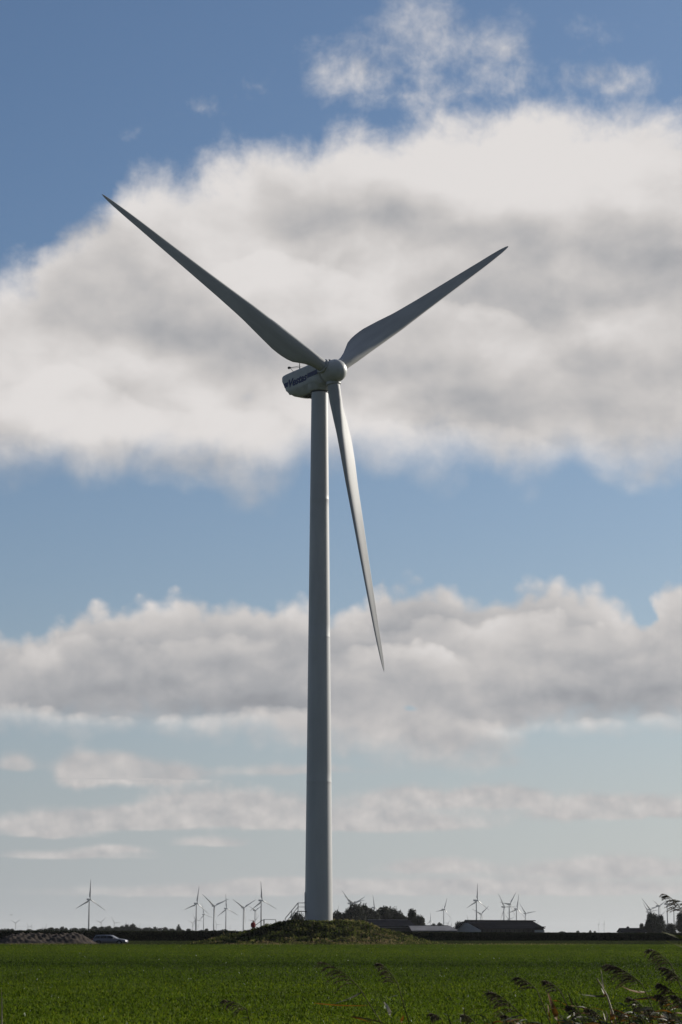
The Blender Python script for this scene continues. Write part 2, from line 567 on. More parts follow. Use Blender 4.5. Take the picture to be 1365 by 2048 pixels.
M['land'] = landmat()
me = bpy.data.meshes.new('ground')
xs = [-22000, -6000, -1500, -400, -100, 0, 100, 400, 1500, 6000, 22000]
ys = [-600, -100, 0, 100, 270, 420, 900, 2500, 8000, 33000]
mb = MB()
mb.grid([[(x, y, 0.0) for x in xs] for y in ys], close=False)
gr = mb.build('ground', M['land'])
tag(gr, kind='structure', label='flat open farmland reaching to the horizon')

# --- the green field: a crop of low leaves on dark soil
FIELD_END = 270.0
M['soil'] = mat('field_soil', (0.022, 0.030, 0.010), 0.95, var=0.5, vscale=1.6, base2=(0.035, 0.05, 0.012), bump=.05, bscale=5, spec=0.05)
mb = MB()
fx = [-160, -80, -40, -15, 0, 15, 40, 80, 160]
fy = [20, 30, 40, 60, 90, 130, 180, 230, FIELD_END]


def field_z(x, y):
    return 0.012 + 0.0 * x


mb.grid([[(x, y, 0.012) for x in fx] for y in fy], close=False)
fo = mb.build('field', M['soil'])
tag(fo, kind='structure', label='dark soil of the green crop field')

rng = np.random.default_rng(7)


def crop():
    N = 900000
    # y distributed so that the density per picture row stays even, denser near
    u = rng.random(N)
    y = 1.0 / (1 / 34.0 - u * (1 / 34.0 - 1 / 268.0))          # ~1/y^2
    far = rng.random(N) < 0.30
    y = np.where(far, 90 + 178 * rng.random(N) ** 0.8, y)
    x = (rng.random(N) * 2 - 1) * (y * 0.165 + 4.0)
    # clump positions: pull leaves to jittered plant centres
    cs = 0.10 + 0.0012 * y
    gx = np.round(x / cs) * cs; gy = np.round(y / cs) * cs
    h = np.sin(gx * 127.1 + gy * 311.7) * 43758.5; h1 = h - np.floor(h)
    h = np.sin(gx * 269.5 + gy * 183.3) * 43758.5; h2 = h - np.floor(h)
    px = gx + (h1 - .5) * cs * .9; py = gy + (h2 - .5) * cs * .9
    x = px + rng.normal(0, .022, N) * (1 + y / 120); y2 = py + rng.normal(0, .022, N) * (1 + y / 120)
    y2 = np.minimum(y2, 269.5)
    s = (0.55 + 0.8 * h1) * (1 + y / 240)
    # height of stand varies softly
    hv = 0.5 + 0.5 * np.sin(x * .21 + 1.3 * np.sin(y2 * .11)) * np.sin(y2 * .17 + x * .05)
    hv = 0.8 + .35 * hv + .25 * h2
    a = rng.random(N) * 2 * PI
    el = rng.random(N) ** 0.8 * 1.25 + 0.12
    A = np.stack([np.cos(a) * np.cos(el), np.sin(a) * np.cos(el), np.sin(el)], 1)
    B = np.stack([-np.sin(a) * .0, np.zeros(N), np.ones(N)], 1) + rng.normal(0, .5, (N, 3))
    L = (0.030 + .030 * rng.random(N)) * s
    Wd = L * (.38 + .25 * rng.random(N))
    z = 0.012 + rng.random(N) * .07 * hv * (1 + y / 300)
    P = np.stack([x, y2, z], 1)
    V = leaf_quads(P, A, B, L, Wd)
    tone = np.clip(0.42 + .22 * (h2 - .5) * 2 + rng.normal(0, .14, N), 0, 1)
    tone = np.clip(tone + 0.12 * np.sin(y2 * .045 + .8 * np.sin(x * .03)) + .05 * np.sin(y2 * .23 + x * .02), 0, .93)
    # a darker strip across the field and a lighter strip at its far edge
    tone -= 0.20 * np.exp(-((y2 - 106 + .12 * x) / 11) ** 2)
    tone += 0.12 * np.exp(-((y2 - 250) / 40) ** 2)
    tone = np.where(rng.random(N) < .0015, 1.0, np.clip(tone, 0, .93))
    return quad_mesh('crop_leaves', V, val=tone)


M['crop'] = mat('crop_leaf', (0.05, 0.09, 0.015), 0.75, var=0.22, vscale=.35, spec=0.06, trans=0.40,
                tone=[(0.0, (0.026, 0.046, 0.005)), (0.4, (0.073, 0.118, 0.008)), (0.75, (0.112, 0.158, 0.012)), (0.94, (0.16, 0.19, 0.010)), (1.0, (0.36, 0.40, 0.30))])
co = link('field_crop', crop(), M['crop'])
tag(co, 'low bright green leafy crop covering the whole field', kind='stuff')

# --- rough grass strip beyond the field and the tall dark crop at its far side
M['rough'] = mat('rough_grass_blade', (0.05, 0.06, 0.02), 0.8, var=0.3, vscale=.25, spec=.1, trans=.50,
                 tone=[(0.0, (0.016, 0.022, 0.007)), (0.3, (0.040, 0.052, 0.014)), (0.55, (0.11, 0.13, 0.028)), (0.78, (0.19, 0.155, 0.07)), (1.0, (0.28, 0.21, 0.12))])
MX, MY = -2.8, 287.2       # turbine axis on the mound


def mound_h(x, y):
    dxm = x - MX; dym = (y - MY)
    r = np.sqrt(dxm ** 2 + (dym * 1.02) ** 2)
    r = r + .5 * np.sin(np.arctan2(dym, dxm) * 3 + 1) * (r > 5)
    base = np.interp(r, [0, 3.4, 6.5, 8.0, 9.6, 11.5, 13.2, 15.0, 16.5], [2.86, 2.84, 2.42, 1.95, 1.38, .75, .32, .06, -.1])
    n = .26 * np.sin(x * 1.3 + 2 * np.sin(y * .9)) * np.sin(y * 1.1 + x * .5) + .12 * np.sin(x * 3.1 + y * 2.2) * np.sin(y * 2.7 - x)
    base = base * (1 - .16 * np.clip((MX - 3.5 - x) / 3.5, 0, 1) * (r < 11))
    return base + n * np.clip((r - 2.5) / 3, 0, 1) * np.clip((16 - r) / 3, 0, 1)


gx_, gy_ = np.meshgrid(np.linspace(MX - 17, MX + 17, 130), np.linspace(MY - 16.5, MY + 17, 130))
gz_ = mound_h(gx_, gy_)
mb = MB()
mb.grid([[(gx_[i, j], gy_[i, j], gz_[i, j]) for j in range(130)] for i in range(130)], close=False)
M['mound'] = mat('mound_turf', (0.040, 0.048, 0.016), 0.95, var=0.5, vscale=.9, base2=(0.07, 0.06, 0.03), bump=.12, bscale=2.5, spec=.05)
mo = mb.build('mound', M['mound'], smooth=180)
tag(mo, kind='structure', label='low grassy earth mound under the large turbine')


def blades(name, P, hmin, hmax, wd, tone, lean=.5, seed=1, windx=-.25):
    r_ = np.random.default_rng(seed)
    N = len(P)
    a = r_.random(N) * 2 * PI
    A = np.stack([np.cos(a) * lean * r_.random(N) + windx, np.sin(a) * lean * r_.random(N), np.ones(N)], 1)
    B = r_.normal(0, 1, (N, 3)); B[:, 2] = 0
    L = hmin + (hmax - hmin) * r_.random(N)
    Wd = wd * (.6 + .8 * r_.random(N))
    return quad_mesh(name, leaf_quads(P, A, B, L, Wd), val=np.clip(tone, 0, 1))


def mound_grass():
    N = 90000
    x = MX + (rng.random(N) * 2 - 1) * 16.5; y = MY + (rng.random(N) * 2 - 1) * 16
    rr = np.hypot(x - MX, y - MY)
    k = (rr > 1.9) & (rr < 16) & ((y < MY + 4) | (rng.random(N) < .4))
    # tussocks
    x, y, rr = x[k], y[k], rr[k]
    c = 0.55
    gx2 = np.round(x / c) * c; gy2 = np.round(y / c) * c
    h = np.sin(gx2 * 12.7 + gy2 * 31.7) * 4375.5; h1 = h - np.floor(h)
    x = x + (gx2 - x) * .55 * (h1 > .45); y = y + (gy2 - y) * .55 * (h1 > .45)
    z = mound_h(x, y) - .02
    # lit and dark patches painted into the green; tawny dry grass on the right shoulder and at the foot
    pat = np.sin(x * .9 + 1.7 * np.sin(y * .8)) * np.sin(y * 1.1 + .9 * x) + .6 * np.sin(x * 2.3 + 1.3 * np.sin(y * 1.7)) * np.sin(y * 2.1 - .6 * x)
    tone = .38 + .30 * pat + rng.normal(0, .08, len(x)) + .12 * (h1 - .5)
    dry = np.exp(-((x - (MX + 7.5)) / 3.2) ** 2) * (rng.random(len(x)) < .35) + .6 * (rr > 12.2) * (rng.random(len(x)) < .38) + .5 * (rr < 5) * (rng.random(len(x)) < .25)
    tone = tone + .42 * dry
    tone = np.where((x < MX - 3) & (rr < 12), tone - .16, tone)
    n_ = len(x); r2 = np.random.default_rng(33)
    P_ = np.stack([x, y, z + r2.random(n_) * .15 * (1 + h1) * np.where(rr < 6, .35, 1)], 1)
    A_ = r2.normal(0, 1, (n_, 3)); A_[:, 2] = np.abs(A_[:, 2]) * .9 + .35
    L_ = .12 + .20 * r2.random(n_)
    return quad_mesh('grass', leaf_quads(P_, A_, r2.normal(0, 1, (n_, 3)), L_, L_ * .5), val=np.clip(tone, 0, 1))


def mound_weeds():
    N = 2600
    a = rng.random(N) * 2 * PI; r = 3 + 12 * rng.random(N)
    x = MX + r * np.cos(a); y = MY + r * np.sin(a)
    k = (y < MY + 2) & (rng.random(N) < .35 + .6 * (x > MX + 3) * (x < MX + 10) + .5 * (r > 12.3))
    x, y = x[k], y[k]
    cx = np.round(x / .8) * .8; x = x * .45 + cx * .55
    return blades('weeds', np.stack([x, y, mound_h(x, y) - .03], 1), .25, .62, .05, .62 + .3 * rng.random(len(x)), lean=.5, seed=8)


mw = link('mound_weeds', mound_weeds(), M['rough'])
tag(mw, 'scattered dry tawny weeds standing on the turbine mound', kind='stuff')
mg = link('mound_grass', mound_grass(), M['rough'])
tag(mg, 'rough grass and weeds covering the turbine mound', kind='stuff')


def verge():
    N = 60000
    y = 270.3 + rng.random(N) ** 1.3 * 12
    x = (rng.random(N) * 2 - 1) * 58
    pat = .5 + .5 * np.sin(x * .35 + 2 * np.sin(x * .13))
    keep = (rng.random(N) < np.where(x < 12, .25 + .75 * pat, .35 * pat)) & (np.hypot(x - MX, y - MY) > 14.5)
    x, y, pat = x[keep], y[keep], pat[keep]
    # bare track in front of the sand heap and car
    tone = .30 + .2 * pat + rng.normal(0, .15, len(x)) + .35 * (rng.random(len(x)) < .3 * pat)
    return blades('grass', np.stack([x, y, np.zeros(len(x))], 1), .08, .34, .07, tone, seed=4)


vg = link('verge_grass', verge(), M['rough'])
tag(vg, 'brownish rough grass along the far edge of the green field', kind='stuff')


def stubble():
    N = 90000
    y = 282 + rng.random(N) * 133
    x = (rng.random(N) * 2 - 1) * 78
    k = np.hypot(x - MX, y - MY) > 15
    x, y = x[k], y[k]
    tone = .14 + .08 * np.sin(y * .14 + .4 * np.sin(x * .05)) + rng.normal(0, .09, len(x))
    return blades('grass', np.stack([x, y, np.zeros(len(x))], 1), .06, .2, .22, tone, seed=5)


st = link('meadow_grass', stubble(), M['rough'])
tag(st, 'dull green meadow between the mound and the tall dark crop', kind='stuff')

# tall dark crop strip
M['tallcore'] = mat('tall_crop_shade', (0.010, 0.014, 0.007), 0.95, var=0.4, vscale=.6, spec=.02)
M['tall'] = mat('tall_crop_leaf', (0.02, 0.03, 0.012), 0.85, var=.3, vscale=.12, spec=.08, trans=.12,
                tone=[(0, (0.010, 0.015, 0.008)), (.6, (0.022, 0.030, 0.013)), (1, (0.045, 0.05, 0.022))])


def band_top(x):
    return np.interp(x, [-110, -64, -20, 60, 110], [2.0, 1.96, 1.86, 1.50, 1.5])


def tallcrop():
    N = 70000
    x = (rng.random(N) * 2 - 1) * 100
    front = rng.random(N) < .6
    y = np.where(front, 417 + rng.random(N) * .8, 417 + rng.random(N) * 38)
    top = band_top(x) + .04 * np.sin(x * 1.7) + .03 * np.sin(x * 5.3)
    z = np.where(front, rng.random(N) * top * .93, top * (.86 + .1 * rng.random(N)))
    a = rng.random(N) * 2 * PI
    A = np.stack([np.cos(a) * .8, np.sin(a) * .5 - .1, .5 + rng.random(N)], 1)
    B = rng.normal(0, 1, (N, 3))
    L = .12 + .22 * rng.random(N)
    L = np.minimum(L, np.maximum(top + .04 - z, .05))
    V = leaf_quads(np.stack([x, y, z], 1), A, B, L, .10 + .08 * rng.random(N))
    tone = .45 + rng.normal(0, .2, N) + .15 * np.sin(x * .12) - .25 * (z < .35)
    return V, np.clip(tone, 0, 1)


V_, tn_ = tallcrop()
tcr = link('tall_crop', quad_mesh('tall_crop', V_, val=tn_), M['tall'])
tag(tcr, 'long dark strip of tall crop along the horizon', kind='stuff')
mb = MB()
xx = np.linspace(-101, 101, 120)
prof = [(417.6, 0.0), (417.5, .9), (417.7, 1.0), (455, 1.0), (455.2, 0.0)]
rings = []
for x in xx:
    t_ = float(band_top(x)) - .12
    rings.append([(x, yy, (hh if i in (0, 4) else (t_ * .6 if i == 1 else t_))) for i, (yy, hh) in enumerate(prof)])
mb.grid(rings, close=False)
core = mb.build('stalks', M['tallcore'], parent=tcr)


# ================================================================== MAIN TURBINE
YAW = R(39.4)
TILT = R(5.0)
CONE = R(2.13)
AZ0 = R(54.0)
HUB_Z = 73.4 - 0.0
n_ax = Vector((0, -math.cos(TILT), math.sin(TILT)))     # rotor axis in turbine frame (front = -Y)
u_ax = Vector((0, math.sin(TILT), math.cos(TILT)))
r_ax = Vector((1, 0, 0))
OVER = 2.43                                             # hub centre ahead of tower axis


def frame_pt(s, p, h):
    """s metres behind hub centre, p to the turbine's left (-x), h up"""
    return n_ax * (-s) + Vector((-p, 0, 0)) + u_ax * h


def blade_mesh(nsec=44, npt=26, Rl=40.0):
    def sec(r):
        t = r / Rl
        ch = np.interp(r, [1.2, 2.0, 3.0, 4.0, 5.5, 7.0, 9.0, 12, 16, 20, 26, 32, 36, 38.5, 39.6, 40], [1.66, 1.72, 1.98, 2.36, 2.84, 3.12, 3.18, 2.86, 2.36, 2.0, 1.56, 1.14, .84, .55, .28, .04])
        bl = np.interp(r, [1.2, 1.6, 6.0], [0, 0, 1.0]); bl = bl * bl * (3 - 2 * bl)
        th = np.interp(r, [1.2, 2.5, 5, 8, 14, 25, 40], [1.0, .95, .52, .33, .24, .19, .15])
        tw = R(np.interp(r, [1.2, 7, 12, 20, 30, 40], [23, 21, 15, 9, 6, 4.0]))
        pb = 0.55 * t ** 2.2
        return ch, bl, th, tw, pb
    rings = []
    # every ring: chordwise coordinate c (towards leading edge), thickness coordinate k (towards wind)
    rr = [1.2 + (Rl - 1.2) * (i / (nsec - 1)) ** 1.0 for i in range(nsec)]
    rr = sorted(set(rr + [39.3, 39.7, 39.9, 2.2, 3.0]))
    for r in rr:
        ch, bl, th, tw, pb = sec(r)
        ring = []
        for j in range(npt):
            a = 2 * PI * j / npt
            cx, cy = math.cos(a) * .5 * 1.66, -math.sin(a) * .5 * 1.66       # root circle
            xc = (1 - math.cos(a)) / 2                                     # 0 = leading edge
            yt = 5 * th * (.2969 * math.sqrt(xc) - .126 * xc - .3516 * xc ** 2 + .2843 * xc ** 3 - .1036 * xc ** 4)
            camb = .04 * 4 * xc * (1 - xc)
            ay = (camb + (yt if math.sin(a) >= 0 else -yt)) * ch
            ax = min(.84, .27 * ch + .16 * min(ch, 1)) - xc * ch
            x = cx * (1 - bl) + ax * bl
            y = cy * (1 - bl) - ay * bl
            if r < 1.7: x, y = cx, cy
            # pitch: chord direction = cos(tw) * motion + sin(tw) * wind
            X = x * math.cos(tw) - y * math.sin(tw)
            Y = x * math.sin(tw) + y * math.cos(tw)
            ring.append((X, -(Y + pb), r))          # local: +X motion, -Y upwind, +Z out
        rings.append(ring)
    b = MB(); b.grid(rings, True, True, True)
    return b.mesh('blade')


BLADE_ME = blade_mesh()
BLADE_ME.polygons.foreach_set('use_smooth', [True] * len(BLADE_ME.polygons))
BLADE_ME.materials.append(M['blade'])


def blade_matrix(theta, hub, cone=CONE, s=1.0):
    """theta clockwise from up, as seen from in front"""
    v = u_ax * math.cos(theta) + r_ax * math.sin(theta)
    mdir = -u_ax * math.sin(theta) + r_ax * math.cos(theta)
    z = (v * math.cos(cone) + n_ax * math.sin(cone)).normalized()
    x = mdir
    y = z.cross(x)                # right-handed; local -Y must be upwind
    mt = Matrix((x, y, z)).transposed()
    m4 = mt.to_4x4()
    m4.translation = hub
    return m4 @ Matrix.Diagonal((s, s, s, 1))


# check handedness: local -Y should point along +n
_m = blade_matrix(0, Vector((0, 0, 0)))
assert (_m.to_3x3() @ Vector((0, -1, 0))).dot(n_ax) > 0

TX, TY = MX, MY
turb = empty('wind_turbine', (TX, TY, 2.84), YAW)
tag(turb, 'huge pale grey three bladed wind turbine standing on the grassy mound', 'wind turbine')
hub_c = Vector((0, -OVER, HUB_Z - 2.84))

# tower
mb = MB()
TOWER_H = 71.15 - 2.84
rings = []
seams = [0, .5, 17.5, 36.0, 54.0]
zs = sorted(set([-.6, 0] + [TOWER_H * i / 40 for i in range(41)] + [s + e for s in seams[2:] for e in (-.12, -.05, .05, .12)]))
for z in zs:
    r = np.interp(z, [0, 4, TOWER_H], [1.76, 1.72, 1.085])
    for s in seams[2:]:
        if abs(z - s) < .06: r += .012
    rings.append([(r * math.cos(2 * PI * k / 72), r * math.sin(2 * PI * k / 72), z) for k in range(72)])
mb.grid(rings, True, False, True)
tower = mb.build('tower', M['paint'], turb, smooth=60)
# door on the left side of the picture (world -X)
dang = PI - YAW + R(8)
mb = MB()
for (w_, z0, z1, off) in ((.50, 1.42, 3.75, .03), (.40, 1.52, 3.6, .055)):
    ring = []
    hw = w_
    pts = [(-hw, z0), (hw, z0), (hw, z1 - hw * .5)] + [(hw * math.cos(q), z1 - hw * .5 + hw * .5 * math.sin(q)) for q in [PI * i / 8 for i in range(1, 8)]] + [(-hw, z1 - hw * .5)]
    def P3(a, z, rad):
        an = dang + a / 1.7
        return (rad * math.cos(an), rad * math.sin(an), z)
    mb.grid([[P3(a, z, 1.70) for a, z in pts], [P3(a, z, 1.755 + off) for a, z in pts]], True, False, True)
door = mb.build('door', M['paint'], tower)
mb = MB(); mb.tube([P3(.28, 2.4, 1.83), P3(.28, 2.62, 1.83)], .02)
mb.build('handle', M['dark'], door)
# flange at the foot
mb = MB()
mb.grid([[(r * math.cos(2 * PI * k / 64), r * math.sin(2 * PI * k / 64), z) for k in range(64)] for r, z in ((1.775, -.3), (1.83, -.3), (1.83, .10), (1.765, .12))], True)
mb.build('foot_flange', M['galv'], turb, smooth=40)
mb = MB()
mb.grid([[(r * math.cos(2 * PI * k / 64), r * math.sin(2 * PI * k / 64), z) for k in range(64)] for r, z in ((1.09, TOWER_H - .05), (1.19, TOWER_H + .0), (1.19, TOWER_H + .22), (1.05, TOWER_H + .25))], True)
mb.build('yaw_ring', M['dark'], turb, smooth=40)

# nacelle
S_ = [.72, .80, 1.1, 1.6, 2.2, 3.0, 4.0, 5.0, 6.0, 6.9, 7.3, 7.6, 7.85, 8.1, 8.3, 8.42, 8.5]
HB = [-1.20, -1.35, -1.60, -1.85, -1.95, -1.95, -1.95, -1.93, -1.78, -1.5, -1.25, -.7, -.15, .35, .7, .85, .95]
HT = [1.20, 1.38, 1.50, 1.58, 1.62, 1.66, 1.66, 1.68, 1.70, 1.70, 1.70, 1.70, 1.69, 1.67, 1.64, 1.58, 1.48]
WW = [1.30, 1.44, 1.55, 1.60, 1.62, 1.62, 1.62, 1.62, 1.62, 1.62, 1.62, 1.62, 1.61, 1.60, 1.58, 1.54, 1.46]


def nsec(i):
    s, hb, ht, w = S_[i], HB[i], HT[i], WW[i]
    half = [(0, ht + .05), (.5 * w, ht + .03), (.82 * w, ht), (.93 * w, ht - .05), (.985 * w, ht - .16), (w, ht - .32),
            (w, .55), (w, .05), (w, -.45), (.985 * w, -.72), (.93 * w, -1.0), (.80 * w, -1.35), (.62 * w, hb + .08), (.5 * w, hb), (0, hb)]
    half = [(p, max(h, hb)) for p, h in half]
    pts = half + [(-p, h) for p, h in half[-2:0:-1]]
    return [hub_c + frame_pt(s, p, h) for p, h in pts]


mb = MB()
mb.grid([nsec(i) for i in range(len(S_))], True, True, True)
nac = mb.build('nacelle', M['nacelle'], turb, smooth=35)


def side_pt(s, h, off=.012):
    return hub_c + frame_pt(s, 1.62 + off, h)


H0, H1 = -.16, .46
mb = MB()
for s0, s1 in ((.95, 2.95), (7.0, 7.86)):
    e = (s1 - .25, s1) if s1 < 5 else (s1 - .02, s1 + .15)
    # slanted ends, following the italic lettering
    a, b = s0, s1
    p = [side_pt(a if s1 < 5 else a + .12, H0), side_pt(b + (.12 if s1 < 5 else 0), H0), side_pt(b if s1 < 5 else b + .22, H1), side_pt(a, H1)]
    q = [side_pt(a if s1 < 5 else a + .12, H0, -.02), side_pt(b + (.12 if s1 < 5 else 0), H0, -.02), side_pt(b if s1 < 5 else b + .22, H1, -.02), side_pt(a, H1, -.02)]
    mb.grid([q, p], True, False, True)
    mb.build('stripe', M['blue'], nac)
    mb = MB()
fc = bpy.data.curves.new('lettering', 'FONT')
fc.body = 'Vestas'
fc.size = 1.42
fc.shear = .28
fc.offset = .02
fc.extrude = .01
fc.space_character = 1.0
fc.materials.append(M['blue'])
fo_ = bpy.data.objects.new('lettering', fc)
col.objects.link(fo_)
dg = bpy.context.evaluated_depsgraph_get()
fm = bpy.data.meshes.new_from_object(fo_.evaluated_get(dg))
bpy.data.objects.remove(fo_)
wv = [v.co.x for v in fm.vertices]
x0, x1 = min(wv), max(wv)
TS0, TS1 = 6.90, 3.10                # from rear to front
for v in fm.vertices:
    tt = (v.co.x - x0) / (x1 - x0)
    v.co = side_pt(TS0 + (TS1 - TS0) * tt, -.32 + v.co.y * 1.0, .012 + v.co.z)
fm.update()
bmf = bmesh.new()
bmf.from_mesh(fm)
base_g = list(bmf.verts) + list(bmf.edges) + list(bmf.faces)
for ds, dh, dz in ((.05, .0, .004), (-.05, .0, .008), (0, .04, .012), (0, -.04, .016)):
    dup_ = bmesh.ops.duplicate(bmf, geom=base_g)
    off_ = frame_pt(ds, dz, dh)
    bmesh.ops.translate(bmf, vec=off_, verts=[e for e in dup_['geom'] if isinstance(e, bmesh.types.BMVert)])
bmf.to_mesh(fm)
bmf.free()
fm.update()
lo = bpy.data.objects.new('lettering', fm)
col.objects.link(lo); lo.parent = nac
if not fm.materials: fm.materials.append(M['blue'])

# rooftop gear
mb = MB()
B_ = lambda s, p, h: hub_c + frame_pt(s, p, h)
mb.tube([B_(5.6, .7, 1.68), B_(5.6, .7, 1.80)], .17, 10)
mb.tube([B_(5.6, .7, 1.78), B_(5.6, .7, 2.4), B_(5.6, .7, 3.15)], [.10, .06, .03], 6)
mb.tube([B_(5.6, .7, 2.42), B_(7.3, .95, 2.62)], .035, 5)
mb.tube([B_(5.6, .7, 2.2), B_(7.3, .95, 2.55)], .03, 5)
mb.tube([B_(7.3, .95, 2.55), B_(6.5, .9, 1.70)], .03, 5)
mb.tube([B_(5.6, .7, 2.35), B_(4.4, .6, 1.9)], .014, 5)
mb.build('wind_mast', M['dark'], nac)
mb = MB()
mb.tube([B_(7.18, .93, 2.60), B_(7.5, .98, 2.66), B_(7.62, 1.0, 2.68)], [.08, .19, .17], 8)
mb.build('beacon', M['dark'], nac, smooth=40)
mb = MB()
mb.tube([B_(3.9, .8, 1.66), B_(3.9, .8, 2.2)], .02, 5)
mb.tube([B_(3.55, .8, 1.66), B_(3.55, .8, 2.25)], .02, 5)
mb.tube([B_(4.15, .8, 2.18), B_(3.4, .8, 2.18)], .016, 5)
for s_ in (4.12, 3.9, 3.55, 3.42):
    mb.tube([B_(s_, .8, 2.14), B_(s_, .8, 2.30)], .035, 6)
mb.tube([B_(3.2, .8, 1.66), B_(3.2, .8, 2.0), B_(2.7, .8, 2.05)], .016, 5)
mb.build('anemometer', M['dark'], nac)
mb = MB()                           # raised roof hatch near the rotor
pts = [(2.9, 1.60), (2.5, 1.95), (1.5, 1.98), (1.3, 1.5)]
mb.grid([[B_(s, 1.1, h) for s, h in pts], [B_(s, -1.1, h) for s, h in pts]], True, True, True)
mb.build('roof_hatch', M['nacelle'], nac, bevel=.06)
mb = MB()                           # underside vent box by the tower
pts = [(3.9, -1.90), (3.8, -2.10), (5.2, -2.06), (5.35, -1.86)]
mb.grid([[B_(s, .7, h) for s, h in pts], [B_(s, -.7, h) for s, h in pts]], True, True, True)
mb.build('underside_vent', M['dark'], nac, bevel=.03)
# neck collar down to the tower
mb = MB()
rings = []
for rad, z in ((1.62, -1.35), (1.52, -1.75), (1.38, -2.02), (1.30, -2.10), (1.05, -2.12)):
    rings.append([Vector((rad * math.cos(2 * PI * k / 40), rad * math.sin(2 * PI * k / 40), hub_c.z + z + (.12 if z > -1.8 else 0))) for k in range(40)])
mb.grid(rings, True)
mb.build('neck', M['nacelle'], nac, smooth=50)

# hub
mb = MB()
prof = [(.70, 1.18), (.66, 1.34), (.45, 1.47), (.1, 1.52), (-.4, 1.53), (-.88, 1.50)]
for i in range(1, 13):
    q = PI / 2 * i / 12
    prof.append((-.88 - 1.5 * math.sin(q), max(1.5 * math.cos(q), .01)))
rings = []
for s, rad in prof:
    rings.append([hub_c + frame_pt(s, rad * math.cos(2 * PI * k / 48), rad * math.sin(2 * PI * k / 48)) for k in range(48)])
mb.grid(rings, True, True, True)
hubo = mb.build('hub', M['nacelle'], turb, smooth=50)
for th in (AZ0, AZ0 + 2 * PI / 3, AZ0 + 4 * PI / 3):
    mt = blade_matrix(th, hub_c)
    mb = MB()
    rings = []
    for rad, z in ((.93, .6), (.93, 1.50), (1.0, 1.56), (1.0, 1.66), (.93, 1.70), (.80, 1.68)):
        rings.append([mt @ Vector((rad * math.cos(2 * PI * k / 36), rad * math.sin(2 * PI * k / 36), z)) for k in range(36)])
    mb.grid(rings, True)
    mb.build('blade_collar', M['nacelle'], hubo, smooth=50)
    bo = bpy.data.objects.new('blade', BLADE_ME)
    col.objects.link(bo); bo.parent = turb
    bo.matrix_local = mt
# small fin on top of the hub
mb = MB()
mb.grid([[B_(.3, .06, 1.45), B_(-.15, .06, 1.45), B_(-.05, .06, 1.72), B_(.35, .06, 1.95)], [B_(.3, -.06, 1.45), B_(-.15, -.06, 1.45), B_(-.05, -.06, 1.72), B_(.35, -.06, 1.95)]], True, True, True)
mb.build('fin', M['dark'], hubo)

# ================================================================== DISTANT TURBINES
FT = {}
mb = MB()
mb.grid([[(r * math.cos(2 * PI * k / 12), r * math.sin(2 * PI * k / 12), z) for k in range(12)] for r, z in ((.028, 0), (.024, .4), (.016, .975))], True, False, True)
FT['tower'] = mb.mesh('tower')
mb = MB()
rings = []
for s, w, hb, ht in ((-.035, .016, -.018, .02), (-.02, .026, -.026, .028), (.05, .028, -.028, .030), (.11, .026, -.012, .028), (.125, .018, .0, .022)):
    rings.append([Vector((a * w, s, 1.0 + (ht if b > 0 else hb))) for a, b in ((-1, -1), (1, -1), (1, 1), (-1, 1))])
mb.grid(rings, True, True, True)
FT['nacelle'] = mb.mesh('nacelle')
mb = MB()
mb.grid([[(r * math.cos(2 * PI * k / 12), s, 1.0 + r * math.sin(2 * PI * k / 12)) for k in range(12)] for s, r in ((-.03, .022), (-.06, .024), (-.085, .018), (-.098, .003))], True, True, True)
FT['hub'] = mb.mesh('hub')
for k in FT: FT[k].materials.append(M['farpaint'])
fb_ = blade_mesh(16, 10)
fb_.materials.append(M['farpaint'])
OV = .055
tmpl = empty('wind_turbine', (0, 0, 0), 0)
parts = []
for nm in ('tower', 'nacelle', 'hub'):
    o = bpy.data.objects.new(nm, FT[nm]); col.objects.link(o); o.parent = tmpl; parts.append(o)
for k in range(3):
    o = bpy.data.objects.new('blade', fb_); col.objects.link(o); o.parent = tmpl; parts.append(o)
first = [True]


def far_turbine(hx, hy, tips, label, H=80.0, yaw=38.0, third=None, group='wind turbines on the horizon'):
    """hx,hy hub pixel; tips: first one fixes the rotor angle, all fix its radius"""
    y0 = R(yaw)
    # distance from the height of the hub above the horizon
    Yd = 1000.0
    for _ in range(6):
        p = at(hx, hy, Yd); Yd *= (H - EYE) / max(p.z - EYE, .01)
    p = at(hx, hy, Yd)
    tx, ty = tips[0]
    cy = math.cos(y0)
    q = at(tx, ty, Yd)
    th = math.atan2((q.x - p.x) / cy, q.z - p.z)
    rads = []
    for t in tips:
        q = at(t[0], t[1], Yd)
        rads.append(math.hypot((q.x - p.x) / cy, q.z - p.z))
    rad = sum(rads) / len(rads)
    rad = min(max(rad, .40 * H), .72 * H)
    if first[0]:
        root = tmpl; ps = parts; first[0] = False
    else:
        root = tmpl.copy(); col.objects.link(root)
        ps = []
        for c in parts:
            d_ = c.copy(); col.objects.link(d_); d_.parent = root; ps.append(d_)
    ov = OV * H
    root.location = (p.x - math.sin(y0) * ov, p.y + math.cos(y0) * ov, 0)
    root.rotation_euler = (0, 0, y0)
    root.scale = (H, H, H)
    # rotor blades in the scaled frame
    hc = Vector((0, -OV, 1.0))
    for k in range(3):
        ps[3 + k].matrix_local = blade_matrix(th + k * 2 * PI / 3, hc, R(1.0), rad / 40.0 / H) @ Matrix.Diagonal((1.15, 1.15, 1, 1))
    tag(root, label, 'wind turbine', group)


